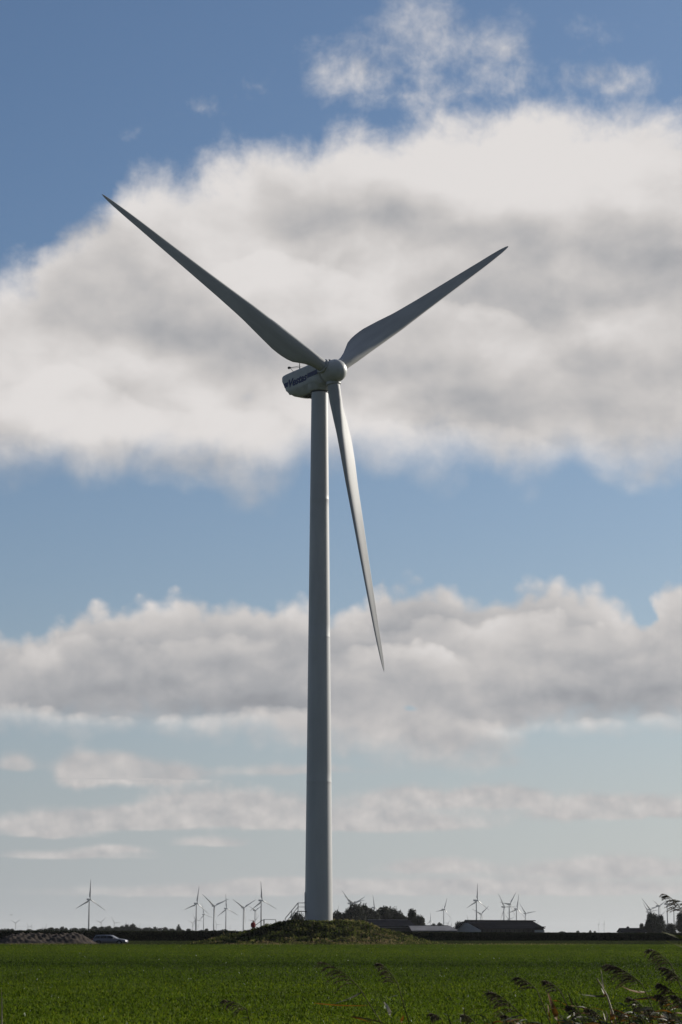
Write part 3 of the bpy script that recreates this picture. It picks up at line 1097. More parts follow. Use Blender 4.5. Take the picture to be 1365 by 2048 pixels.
FTS = [
 (181, 1799, [(183, 1760), (154, 1816), (213, 1818)], 'tall distant turbine standing alone above the far trees, left of the silver car', 80),
 (395, 1807, [(399.5, 1773), (371, 1819), (421, 1828)], 'distant turbine with one upright blade, tallest of the cluster far left of the stairs', 80),
 (430, 1812, [(408, 1790), (461, 1799)], 'distant turbine with its blades in a wide V, second tall one of the left cluster', 80),
 (454, 1817, [(453, 1787), (436, 1834), (477, 1833)], 'distant turbine with one blade straight up, between the two wide V turbines', 80),
 (409, 1829, [(405.5, 1806), (424, 1835)], 'thin small turbine just right of the tallest one in the left cluster', 66),
 (392, 1841, [(386, 1825), (407, 1843)], 'small turbine half hidden behind the tower of the tallest in the left cluster', 60),
 (386, 1846, [(376, 1840)], 'tiny turbine left of the tallest tower in the left cluster', 55),
 (397, 1852, [(400, 1846)], 'very small low turbine between two towers of the left cluster', 45),
 (434, 1849, [(431, 1841), (449, 1845)], 'tiny turbine right beside the tower of the wide V turbine in the left cluster', 50),
 (461, 1856, [(463, 1846)], 'tiny faint turbine low on the horizon right of the left cluster', 45),
 (415, 1857, [(418, 1848)], 'faint blade tip of a turbine low on the horizon in the left cluster', 45),
 (489, 1815.5, [(466, 1798), (511, 1796)], 'turbine with a wide V of blades, just left of the person in red', 80),
 (525, 1801, [(523.5, 1763), (502, 1821.5), (557, 1817)], 'tall turbine with one blade straight up, rising behind the guard rail on the mound', 80),
 (512, 1821, [(497, 1811), (523, 1809)], 'smaller turbine directly above the person in red', 70),
 (510, 1843, [(496, 1839)], 'tiny turbine mostly hidden behind the person in red', 50),
 (703, 1807, [(684.5, 1780), (730, 1802)], 'turbine with steep left blade above the trees right of the big tower', 80),
 (710, 1808, [(733.5, 1791), (690, 1798)], 'turbine whose blades cross its neighbour above the trees right of the big tower', 78),
 (750, 1815, [(745.5, 1779), (762, 1818)], 'turbine with one tall upright blade above the gap in the dark trees', 85),
 (675, 1828, [(679, 1810)], 'single blade tip showing above the dark trees beside the big tower', 70),
 (889.5, 1819, [(897, 1791), (871, 1819), (901, 1836)], 'turbine with leaning upright blade above the pale low barn roof', 75),
 (862, 1842, [(862, 1824)], 'small turbine with an upright blade at the right end of the dark trees', 60),
 (897, 1847, [(903.5, 1837), (889, 1844.5)], 'tiny turbine low behind the pale low barn', 45),
 (904, 1850, [(904, 1841)], 'tiniest turbine just right of another behind the pale low barn', 40),
 (955.5, 1801, [(957, 1764), (937, 1816), (981, 1824)], 'tall turbine with blade straight up, behind the left end of the big barn', 82),
 (963.5, 1828, [(981, 1810), (943, 1820)], 'smaller turbine right behind the tall one over the big barn', 70),
 (938, 1843, [(933, 1825)], 'blade of a small turbine at the left end of the big barn ridge', 60),
 (1010, 1814, [(996, 1784), (1003.5, 1841)], 'turbine with steep left blade, leftmost of the four over the middle of the big barn', 80),
 (1021, 1808, [(1037, 1779), (1004.5, 1799)], 'highest turbine of the four over the middle of the big barn', 82),
 (1035, 1818, [(1040, 1786), (1051, 1840)], 'turbine with near upright blade, third of the four over the big barn', 78),
 (1052.5, 1827, [(1039, 1806), (1079, 1823)], 'turbine with one level blade, rightmost of the four over the big barn', 70),
 (1019, 1839, [(1010, 1829), (1031, 1835)], 'small turbine behind the tower of the highest one over the big barn', 55),
 (1074, 1848, [(1084.5, 1833)], 'blade of a small turbine above the right end of the big barn', 60),
 (1302, 1819, [(1284.5, 1799), (1330, 1807)], 'turbine with steep blade over the left of the farm trees on the right', 80),
 (1298, 1824, [(1285, 1804), (1319, 1820)], 'turbine standing just left of and below another over the right farm trees', 75),
 (1320, 1812, [(1303, 1799), (1333, 1799)], 'turbine with V of blades directly above the farm trees on the right', 80),
 (1337, 1808.5, [(1327, 1789), (1355, 1809)], 'tall turbine whose tower stands clear right of the farm trees', 82),
 (1350, 1817, [(1362, 1800)], 'turbine partly behind the reed plume at the right edge', 78),
 (1322, 1833, [(1334, 1821)], 'small turbine whose blade crosses behind the farm trees', 60),
 (32, 1846, [(20, 1838), (45, 1836)], 'small turbine with a V of blades at the far left horizon', 50),
 (57, 1853, [(54, 1841)], 'tiny turbine, left one of two close together near the left edge', 42),
 (63.5, 1852, [(64.5, 1845)], 'tiny turbine, right one of two close together near the left edge', 42),
 (86, 1856, [(83, 1843)], 'faint turbine blade above the sand heap, left of two', 42),
 (93, 1854, [(95.5, 1838)], 'faint turbine with upright blade above the sand heap', 42),
 (121.5, 1855, [(125.5, 1841)], 'faint leaning blade tip above the small trees over the sand heap', 42),
 (149, 1856, [(147.5, 1842)], 'faint blade tip just left of the lone tall turbine', 42),
 (203, 1845, [(214, 1832), (192, 1841)], 'small turbine right of the lone tall turbine, one blade rising right', 52),
 (230, 1846, [(224, 1834), (247, 1843)], 'small turbine above the silver car, one blade rising left', 52),
 (251, 1850, [(256.5, 1837)], 'faint leaning blade tip over the low round trees', 48),
 (264, 1850, [(270.5, 1836)], 'faint blade leaning right above the highest of the far left trees', 48),
 (280, 1853, [(282, 1843)], 'tiny faint turbine right of the round far trees', 42),
 (290, 1855.5, [(284, 1847)], 'tiny faint turbine with a blade leaning left on the far left horizon', 42),
 (299, 1856, [(302, 1841)], 'tiny faint turbine with upright blade between far hedges', 42),
]
for (hx, hy, tips, lab, H) in FTS:
    far_turbine(hx, hy, tips, lab, H)
far_turbine(1198.8, 1848.5, [(1200, 1836)], 'left one of two tiny edge-on turbines standing alone over the bare horizon', 60, yaw=58)
far_turbine(1209.3, 1848, [(1210.3, 1836)], 'right one of two tiny edge-on turbines standing alone over the bare horizon', 60, yaw=58)


# ================================================================== TREES
M['bark'] = mat('bark', (0.05, 0.042, 0.035), 0.95, var=.3, vscale=3)
M['leaf'] = mat('tree_leaf', (0.025, 0.035, 0.015), 0.7, spec=.2, trans=.18, var=.3, vscale=1.3,
                tone=[(0, (0.009, 0.013, 0.008)), (.6, (0.018, 0.025, 0.012)), (1, (0.036, 0.042, 0.018))])


def tree_proto(seed, lobes, n=6500, leaf=.058, open_=0.0, trunk=.03):
    """unit-height tree; lobes: (x, y, z, r)"""
    r_ = np.random.default_rng(seed)
    L = np.array(lobes, float)
    w = L[:, 3] ** 2; w /= w.sum()
    k = r_.choice(len(L), n, p=w)
    d_ = r_.normal(0, 1, (n, 3)); d_ /= np.linalg.norm(d_, axis=1, keepdims=True)
    rad = r_.random(n) ** .45
    # sub-clumps
    nc = 26
    cd = r_.normal(0, 1, (len(L), nc, 3)); cd /= np.linalg.norm(cd, axis=2, keepdims=True)
    pick = r_.integers(0, nc, n)
    dd = d_ * .55 + cd[k, pick] * (.62 + .25 * r_.random((n, 1)))
    P = L[k, :3] + dd * (L[k, 3] * (.55 + .45 * rad))[:, None] * np.array([1, 1, .85])
    P[:, 2] = np.maximum(P[:, 2], .03)
    if open_:
        keep = r_.random(n) > open_ * (np.sin(P[:, 0] * 23) * np.sin(P[:, 2] * 19 + 1) > .2)
        P, pick, k = P[keep], pick[keep], k[keep]
    P[:, :2] -= (np.percentile(P[:, :2], 1.5, axis=0) + np.percentile(P[:, :2], 98.5, axis=0)) / 2
    sx_ = np.percentile(P[:, 0], 98.5) - np.percentile(P[:, 0], 1.5); sz_ = np.percentile(P[:, 2], 99)
    P[:, :2] /= sx_; P[:, 2] /= sz_
    L = L.copy(); L[:, :2] /= sx_; L[:, 2] /= sz_
    m_ = len(P)
    A = r_.normal(0, 1, (m_, 3)); B = r_.normal(0, 1, (m_, 3))
    Ls = leaf * (.6 + .9 * r_.random(m_))
    V = leaf_quads(P, A, B, Ls, Ls * .75)
    tone = np.clip(.35 + .35 * (pick % 5) / 4 + r_.normal(0, .14, m_), 0, 1)
    crown = quad_mesh('crown', V, val=tone); crown.materials.append(M['leaf'])
    b = MB()
    top = L[:, 2].max()
    b.tube([(0, 0, -.02), (.01, 0, .2), (.0, .01, .45), (.015, 0, max(top, .5))], [trunk, trunk * .8, trunk * .5, trunk * .15], 7)
    for l in L:
        b.tube([(0, 0, .22 + .1 * r_.random()), (l[0] * .5, l[1] * .5, (l[2] + .3) * .5), tuple(l[:3])], [trunk * .45, trunk * .3, trunk * .1], 5)
    tr = b.mesh('trunk'); tr.materials.append(M['bark'])
    return crown, tr


PT = [
 tree_proto(1, [(0, 0, .72, .26), (-.22, .1, .55, .2), (.24, -.1, .52, .22), (.05, .2, .42, .22), (-.1, -.2, .35, .2)]),
 tree_proto(2, [(-.1, 0, .78, .2), (.18, 0, .70, .2), (-.3, 0, .55, .17), (.36, .1, .50, .17), (0, 0, .48, .24)], open_=.5),
 tree_proto(3, [(0, 0, .8, .17), (0, .05, .6, .22), (.05, 0, .4, .25), (-.08, .05, .25, .24)]),
 tree_proto(4, [(0, 0, .62, .34), (.28, 0, .42, .26), (-.28, 0, .42, .28), (0, .1, .25, .3)], leaf=.07),
 tree_proto(5, [(0, 0, .88, .08), (0, 0, .68, .15), (0, 0, .46, .22), (0, 0, .25, .28)], leaf=.05),
]
troots = {}


def tree(px, top, width, Y, kind, label, group=None, name='tree', base=0.0):
    t_ = at(px, top, Y)
    h = max(t_.z - base, 1.0)
    w = width * Y / FPX
    if kind not in troots:
        root = empty(name)
        c = bpy.data.objects.new('crown', PT[kind][0]); t = bpy.data.objects.new('trunk', PT[kind][1])
        for o in (c, t): col.objects.link(o); o.parent = root
        troots[kind] = (root, c, t)
    else:
        r0, c0_, t0_ = troots[kind]
        root = r0.copy(); col.objects.link(root)
        for o in (c0_, t0_):
            d_ = o.copy(); col.objects.link(d_); d_.parent = root
    root.name = name
    root.location = (t_.x, Y, base)
    root.rotation_euler = (0, 0, random.Random(int(px * 7 + top)).random() * 6.28)
    root.scale = (w, w, h)
    tag(root, label, 'tree', group)
    return root


G1 = 'dark trees round the farm right of the big turbine'
tree(596, 1830, 34, 860, 3, 'dark bush seen under the metal stairs beside the tower', G1, 'bush')
tree(676, 1826, 34, 900, 3, 'low dark tree touching the right side of the big tower', G1)
tree(692, 1828, 26, 890, 2, 'dark tree between the big tower and the tallest farm tree', G1)
tree(712, 1811, 46, 880, 0, 'tallest dark farm tree right of the big tower', G1)
tree(735, 1815, 46, 905, 1, 'open dark tree right of the tallest, light showing through', G1)
tree(752, 1826, 26, 890, 2, 'narrow dark tree below the turbine with one tall blade', G1)
tree(772, 1816, 44, 900, 1, 'broad flat topped dark tree in the middle of the farm trees', G1)
tree(793, 1824, 30, 905, 0, 'dark tree right of the broad flat topped one', G1)
tree(806, 1833, 24, 895, 3, 'lower dark tree above the low barn ridge', G1)
tree(824, 1821, 32, 900, 1, 'airy taller tree near the right end of the farm trees', G1)
tree(840, 1834, 26, 895, 3, 'low rounded tree at the right end of the farm trees', G1)
tree(700, 1818, 34, 895, 0, 'dark tree tucked against the left side of the tallest farm tree', G1)
tree(724, 1814, 38, 900, 3, 'rounded dark tree against the right side of the tallest farm tree', G1)
tree(762, 1821, 34, 910, 3, 'dense dark tree below the left end of the flat topped tree', G1)
tree(783, 1819, 34, 910, 0, 'dark tree against the right side of the flat topped tree', G1)
tree(745, 1836, 40, 885, 3, 'low dark thicket under the gap in the farm trees', G1, 'bush')
tree(812, 1838, 34, 912, 3, 'low dark thicket left of the airy tree', G1, 'bush')
tree(682, 1832, 40, 905, 3, 'low dark hedge bush right beside the foot of the big tower', G1, 'bush')
G2 = 'dark trees round the farm at the right'
tree(1284, 1848, 10, 900, 2, 'small pale tree beside the low farm roof on the right', G2)
tree(1295, 1846, 14, 905, 0, 'small tree left of the tall farm trees on the right', G2)
tree(1302, 1828, 18, 900, 2, 'tall narrow dark tree, left of the pair at the right farm', G2)
tree(1310, 1830, 26, 905, 0, 'tallest bushy dark tree of the right farm', G2)
tree(1322, 1832, 16, 900, 2, 'upright dark tree, right one of the tall clump at the right farm', G2)
tree(1318, 1846, 36, 895, 3, 'wide low tree filling the foot of the right farm clump', G2)
tree(1342, 1849, 26, 905, 3, 'low rounded bush between the farm clump and the right edge', G2, 'bush')
tree(1366, 1826, 26, 890, 2, 'dark tree cut by the right edge of the view', G2)
tree(1378, 1829, 34, 900, 0, 'dark tree just beyond the right edge', G2) if False else None
G3 = 'small trees on the hazy left horizon'
rr_ = random.Random(5)
for px, top, w in [(24, 1858.5, 14), (92, 1858, 12), (104, 1855.5, 11), (115, 1857, 10), (125, 1854.5, 12), (133, 1856.5, 8), (152, 1856.5, 12), (168, 1857, 14), (190, 1853.5, 14), (203, 1854.5, 14), (217, 1853, 16), (232, 1855, 14),
                   (244, 1852.5, 12), (277, 1857, 10), (292, 1856, 12), (303, 1857.5, 10), (331, 1855.5, 12), (345, 1858, 12), (378, 1858, 12), (414, 1858, 9), (452, 1859.5, 8)]:
    tree(px, top, w, 1500 + 60 * rr_.random(), rr_.choice([0, 2, 3, 3]), 'small dark tree in the low hazy treeline left of the turbine', G3)
tree(254, 1850, 14, 1480, 0, 'left half of the highest round clump in the far left treeline', G3)
tree(266, 1849.5, 16, 1490, 3, 'right half of the highest round clump in the far left treeline', G3)
tree(310, 1854.5, 9, 1480, 2, 'lone round tree right of the highest clump in the far left treeline', G3)
tree(358, 1850, 12, 1480, 4, 'small pointed conical tree alone on the left horizon', G3)
G4 = 'tiny bushes on the bare right horizon'
for px, top, w in [(1125, 1864, 14), (1156, 1863, 8), (1181, 1862, 5), (1190, 1863.5, 6)]:
    tree(px, top - 1, w, 2300, 3, 'tiny bush on the bare horizon right of the big barn', G4, 'bush')
for px, top, w in [(868, 1849, 12), (880, 1847.5, 16), (919, 1845.5, 20), (930, 1846, 14)]:
    tree(px, top, w, 1300, 3, 'hazy bush behind the pale low barn roof', 'bushes behind the pale barn', 'bush')

M['hedge'] = mat('far_hedge_leaf', (0.02, 0.028, 0.013), .9, spec=.05,
                 tone=[(0, (0.008, 0.011, 0.008)), (1, (0.028, 0.034, 0.016))])
N_ = 26000
hx_ = at(-60, 1860, 1470).x + (at(560, 1860, 1470).x - at(-60, 1860, 1470).x) * rng.random(N_)
hpx = 682.5 + hx_ / 1470 * FPX
hh_ = np.interp(hpx, [-60, 20, 40, 90, 130, 180, 200, 250, 280, 330, 350, 380, 560], [2.9, 3.6, 3.1, 3.7, 4.2, 4.0, 5.0, 5.4, 4.6, 4.4, 3.2, 3.0, 2.8]) + .5 * np.sin(hx_ * .31) * np.sin(hx_ * .083 + 1) + .3 * np.sin(hx_ * .9)
hz_ = rng.random(N_) * np.maximum(hh_, .6)
Vh = leaf_quads(np.stack([hx_, 1470 + rng.random(N_) * 8, hz_], 1), rng.normal(0, 1, (N_, 3)), rng.normal(0, 1, (N_, 3)), .4 + .5 * rng.random(N_), .4 + .3 * rng.random(N_))
hdg = link('distant_hedge', quad_mesh('distant_hedge', Vh, val=rng.random(N_)), M['hedge'])
tag(hdg, 'dark hedge line low along the left horizon', kind='stuff')

# ================================================================== BARNS
M['roofd'] = mat('dark_roof', (0.012, 0.013, 0.020), 1.0, spec=0.0, var=.25, vscale=.5, stretch=(1, 1, 4), bump=.03, bscale=3)
M['roofp'] = mat('pale_grey_roof', (0.20, 0.20, 0.22), 0.9, spec=.1, var=.2, vscale=.3, bump=.02, bscale=3)
M['strip'] = mat('grey_roof_light', (0.018, 0.019, 0.026), 1.0, spec=0.0)
M['wallp'] = mat('pale_grey_wall', (0.34, 0.36, 0.40), 0.8, var=.15, vscale=.5)
M['walld'] = mat('dark_timber_wall', (0.02, 0.021, 0.026), 0.85, var=.3, vscale=.8)
M['ridge'] = mat('pale_ridge_cap', (0.2, 0.2, 0.22), 0.6, var=.2, vscale=1)


def barn(name, label, px0, px1, Y0, Y1, eave_py, ridge_py, depth, mats, gable=True, over=.5, hip=0.0):
    """long side from (px0,Y0) to (px1,Y1); depth away from the camera"""
    a = at(px0, 1866, Y0); b = at(px1, 1866, Y1)
    L = math.hypot(b.x - a.x, b.y - a.y)
    ang = math.atan2(b.y - a.y, b.x - a.x)
    Ym = (Y0 + Y1) / 2
    ze = at(682, eave_py, Ym).z; zr = at(682, ridge_py, Ym + depth / 2).z
    root = empty(name, (a.x, a.y, 0), ang)
    tag(root, label, 'barn')
    rm, wm = mats
    w = MB()
    w.grid([[(0, 0, z), (L, 0, z), (L, depth, z), (0, depth, z)] for z in (-.1, ze)], True)
    w.poly([(0, 0, ze), (0, depth, ze), (0, depth / 2, zr - .15)])
    w.poly([(L, 0, ze), (L, depth / 2, zr - .15), (L, depth, ze)])
    w.build('wall', wm, root)
    r_ = MB()
    t = .22
    o = over
    sl = (zr - ze) / (depth / 2)
    y0, z0 = -o, ze - o * sl
    for side in (0, 1):
        f = (lambda y: y) if side == 0 else (lambda y: depth - y)
        lowpts = [(-o, f(y0), z0), (L + o, f(y0), z0), (L + o - hip, f(depth / 2), zr), (-o + hip * .0, f(depth / 2), zr)]
        up = [(x, y, z + t) for x, y, z in lowpts]
        r_.grid([lowpts, up], True, True, True)
    rf = r_.build('roof', rm, root)
    return root, L, ze, zr, rf


# dark barn in front of the trees
r0, L, ze, zr, rf = barn('barn', 'long low dark barn in front of the trees right of the mound', 752, 832, 840, 846, 1853, 1841, 15, (M['roofd'], M['walld']))
m_ = MB(); m_.tube([(0, 7.5, zr + .25), (L, 7.5, zr + .25)], .12, 6); m_.build('ridge_cap', M['ridge'], rf)
m_ = MB(); m_.box((L / 2, -.53, ze - .32), (L, .12, .14)); m_.build('gutter', M['ridge'], r0)
for i in range(5):
    m_ = MB(); m_.box((2 + i * (L - 4) / 4, -.03, 1.2), (1.6, .06, 2.0)); m_.build('door', M['roofd'], r0)
# pale low barn
r1, L, ze, zr, rf = barn('barn', 'low barn with a pale grey roof between the dark barn and the big barn', 826, 914, 836, 838, 1861.5, 1852.5, 13, (M['roofp'], M['walld']), hip=2.0)
m_ = MB(); m_.tube([(0, 6.5, zr + .25), (L - 2, 6.5, zr + .25)], .13, 6); m_.build('ridge_cap', M['walld'], rf)
for i in range(4):
    m_ = MB(); m_.box((2.5 + i * (L - 5) / 3, -.03, .9), (1.2, .06, .7)); m_.build('window', M['roofp'], r1)
# big barn: gable end towards the camera's left, long side to the right
root = empty('barn', (0, 0, 0))
tag(root, 'large dark roofed livestock barn with pale gable end under the turbines', 'barn')
Yg = 846.0
P = lambda px, py, Y: at(px, py, Y)
gl = P(912, 1866, Yg); grt = P(961, 1866, Yg - 2); far_r = P(1088, 1866, Yg + 2)
gl.z = grt.z = far_r.z = 0
zr = P(682, 1842.8, Yg + 6).z; ze = P(682, 1859, Yg).z
apex = (gl + grt) / 2
dirv = (far_r - grt).normalized()
LL = (far_r - grt).length
back = Vector((0, 1, 0))
D0 = 20.0
m_ = MB()
A0 = grt; A1 = far_r; C0 = grt + back * D0; C1 = far_r + back * D0
Zv = Vector((0, 0, 1))
m_.grid([[A0, A1, C1, C0], [p + Zv * P(682, 1856.6, Yg).z for p in (A0, A1, C1, C0)]], True)
m_.build('wall', M['walld'], root)
# gable wing face (pale), facing us
m_ = MB()
pk = P(930, 1846, Yg - 1); pk2 = P(937, 1846, Yg - 1)
f0 = [gl, grt, Vector((grt.x, grt.y, P(961, 1859.5, Yg).z)), Vector((pk2.x, Yg - 1, pk2.z)), Vector((pk.x, Yg - 1, pk.z)), Vector((gl.x, gl.y, P(912, 1861, Yg).z))]
m_.grid([f0, [p + back * 18 for p in f0]], True, True, True)
m_.build('gable', M['wallp'], root)
m_ = MB()
g0 = [P(909.5, 1863, Yg - 1.4), P(929.5, 1844.5, Yg - 1.4), P(929.5, 1842.6, Yg - 1.4), P(907.5, 1862.2, Yg - 1.4)]
m_.grid([g0, [p + back * 19 for p in g0]], True, True, True)
m_.build('gable_roof', M['roofd'], root)
# main roof: big slope facing the camera, hip at the right end
m_ = MB()
e0 = P(937, 1846.5, Yg - 1.2); e1 = P(963, 1858.5, Yg - 2.2); e2 = P(1091, 1857.5, Yg + 1.0)
k0 = P(929, 1842.6, Yg + 7); k1 = P(1066, 1843.2, Yg + 9)
q0 = [e0, e1, e2, k1, k0]
m_.grid([q0, [p + Vector((0, .25, .22)) for p in q0]], True, True, True)
h0 = [e2, P(1086, 1857.5, Yg + 16), k1]
m_.grid([h0, [p + Vector((0, .1, .22)) for p in h0]], True, True, True)
b0 = [k0, k1, P(1086, 1857.5, Yg + 16), P(925, 1857.5, Yg + 16)]
m_.grid([b0, [p + Vector((0, .1, .22)) for p in b0]], True, True, True)
rf = m_.build('roof', M['roofd'], root)
m_ = MB()
c0, c1 = P(930, 1841.6, Yg + 6.6), P(1072, 1842.4, Yg + 8.6)
m_.grid([[c0, c1, c1 + Vector((0, 1.2, 0)), c0 + Vector((0, 1.2, 0))], [p + Zv * .35 for p in (c0, c1, c1 + Vector((0, 1.2, 0)), c0 + Vector((0, 1.2, 0)))]], True, True, True)
m_.build('ridge_vent', M['roofd'], rf)
m_ = MB()
c0, c1 = P(1074, 1854.6, Yg + 1.2), P(1092, 1854.6, Yg + 1.2)
m_.grid([[c0, c1, c1 + back * 6, c0 + back * 6], [p + Zv * .3 for p in (c0, c1, c1 + back * 6, c0 + back * 6)]], True, True, True)
m_.build('porch_roof', M['roofd'], root)
m_ = MB()
p0 = P(1071, 1866, Yg - 1.2); p1 = P(1089.5, 1866, Yg + .6)
p0.z = p1.z = 0; zt = P(1080, 1860.3, Yg).z
q = [p0, p1, p1 + back * 5, p0 + back * 5]
m_.grid([q, [p + Zv * zt for p in q]], True, True, True)
m_.build('end_wall', M['wallp'], root)
m_ = MB()
p0 = P(945, 1866, Yg - 3.4); p1 = P(962.5, 1866, Yg - 3.2); p0.z = p1.z = 0
zt = P(950, 1860, Yg).z
q = [p0, p1, p1 + back * .8, p0 + back * .8]
m_.grid([q, [p + Zv * zt for p in q]], True, True, True)
m_.build('low_wall', M['wallp'], root)
for i in range(12):                                   # posts of the open stall side
    t = (i + .5) / 12
    p = grt.lerp(far_r, t * .86)
    m_ = MB(); m_.box((p.x, p.y - .12, ze / 2), (.25, .2, ze)); m_.build('post', M['roofd'], root)
for t in (.33, .66):                                  # rows of translucent sheets on the slope
    m_ = MB()
    a_ = e1.lerp(k0, t) + Vector((1.2, -.02, .02)); b_ = e2.lerp(k1, t) + Vector((-1.2, -.02, .02))
    up = (k1 - e2).normalized() * .55
    off = Vector((0, -.05, .27))
    if t < .5:
        m_.grid([[a_ + off, b_ + off], [b_ * 0 + a_ + up + off, b_ + up + off]], False)
        m_.build('roof_light_strip', M['strip'], rf)
# right farm shed
r3, L, ze, zr, rf = barn('shed', 'low dark shed with sloping roof left of the right farm trees', 1247, 1292, 895, 896, 1864, 1857, 9, (M['roofd'], M['walld']), hip=0)
r3['category'] = 'shed'
m_ = MB()
bp = at(1262, 1853.5, 900)
rings = []
for q_ in range(6):
    an = PI / 2 * q_ / 5
    rings.append([(3.0 + .75 * math.cos(an) * math.cos(2 * PI * k / 12), 4.5 + .75 * math.cos(an) * math.sin(2 * PI * k / 12), zr - .2 + .95 * math.sin(an) + .1) for k in range(12)])
m_.grid(rings, True, True, True)
m_.build('roof_vent', M['walld'], rf, smooth=50)
m_ = MB(); m_.box((L * .6, -.03, .9), (2.2, .06, 1.7)); m_.build('door', M['roofd'], r3)

# ================================================================== SAND HEAP
def heap():
    nx, ny = 150, 60
    X0, X1 = at(-40, 1890, 283).x, at(207, 1890, 283).x
    xs_ = np.linspace(X0, X1, nx); ys_ = np.linspace(279.5, 290, ny)
    XX, YY = np.meshgrid(xs_, ys_)
    pxs = 682.5 + XX / 283 * FPX
    topz = np.interp(pxs, [-40, 0, 15, 30, 50, 90, 110, 128, 140, 152, 165, 180, 195, 207], [.0, .35, .75, 1.28, 1.36, 1.38, 1.28, 1.36, 1.33, 1.45, 1.36, .95, .42, .0])
    c = np.clip(1 - np.abs((YY - 284.5) / 4.9), 0, 1)
    prof_ = np.clip(c * 1.25, 0, 1) ** .85
    n_ = .11 * np.sin(XX * 1.1 + np.sin(YY * 1.9) * 1.7) + .08 * np.sin(XX * 4.7 - YY * 1.3) + .05 * np.sin(XX * 9.1 + YY * 4)
    ZZ = topz * prof_ + n_ * prof_ * np.clip(topz, 0, 1)
    r_ = np.random.default_rng(9)
    ZZ += r_.normal(0, .02, ZZ.shape) * prof_
    b = MB(); b.grid([[(XX[i, j], YY[i, j], ZZ[i, j] - .02) for j in range(nx)] for i in range(ny)], close=False)
    return b


M['sand'] = mat('excavated_sand', (0.085, 0.068, 0.054), 0.95, var=.5, vscale=.7, base2=(0.034, 0.030, 0.030), bump=.12, bscale=2.2, spec=.05)
hp = heap().build('sand_heap', M['sand'], smooth=180)
tag(hp, 'long grey brown heap of excavated sand at the left edge of the field', 'sand heap')

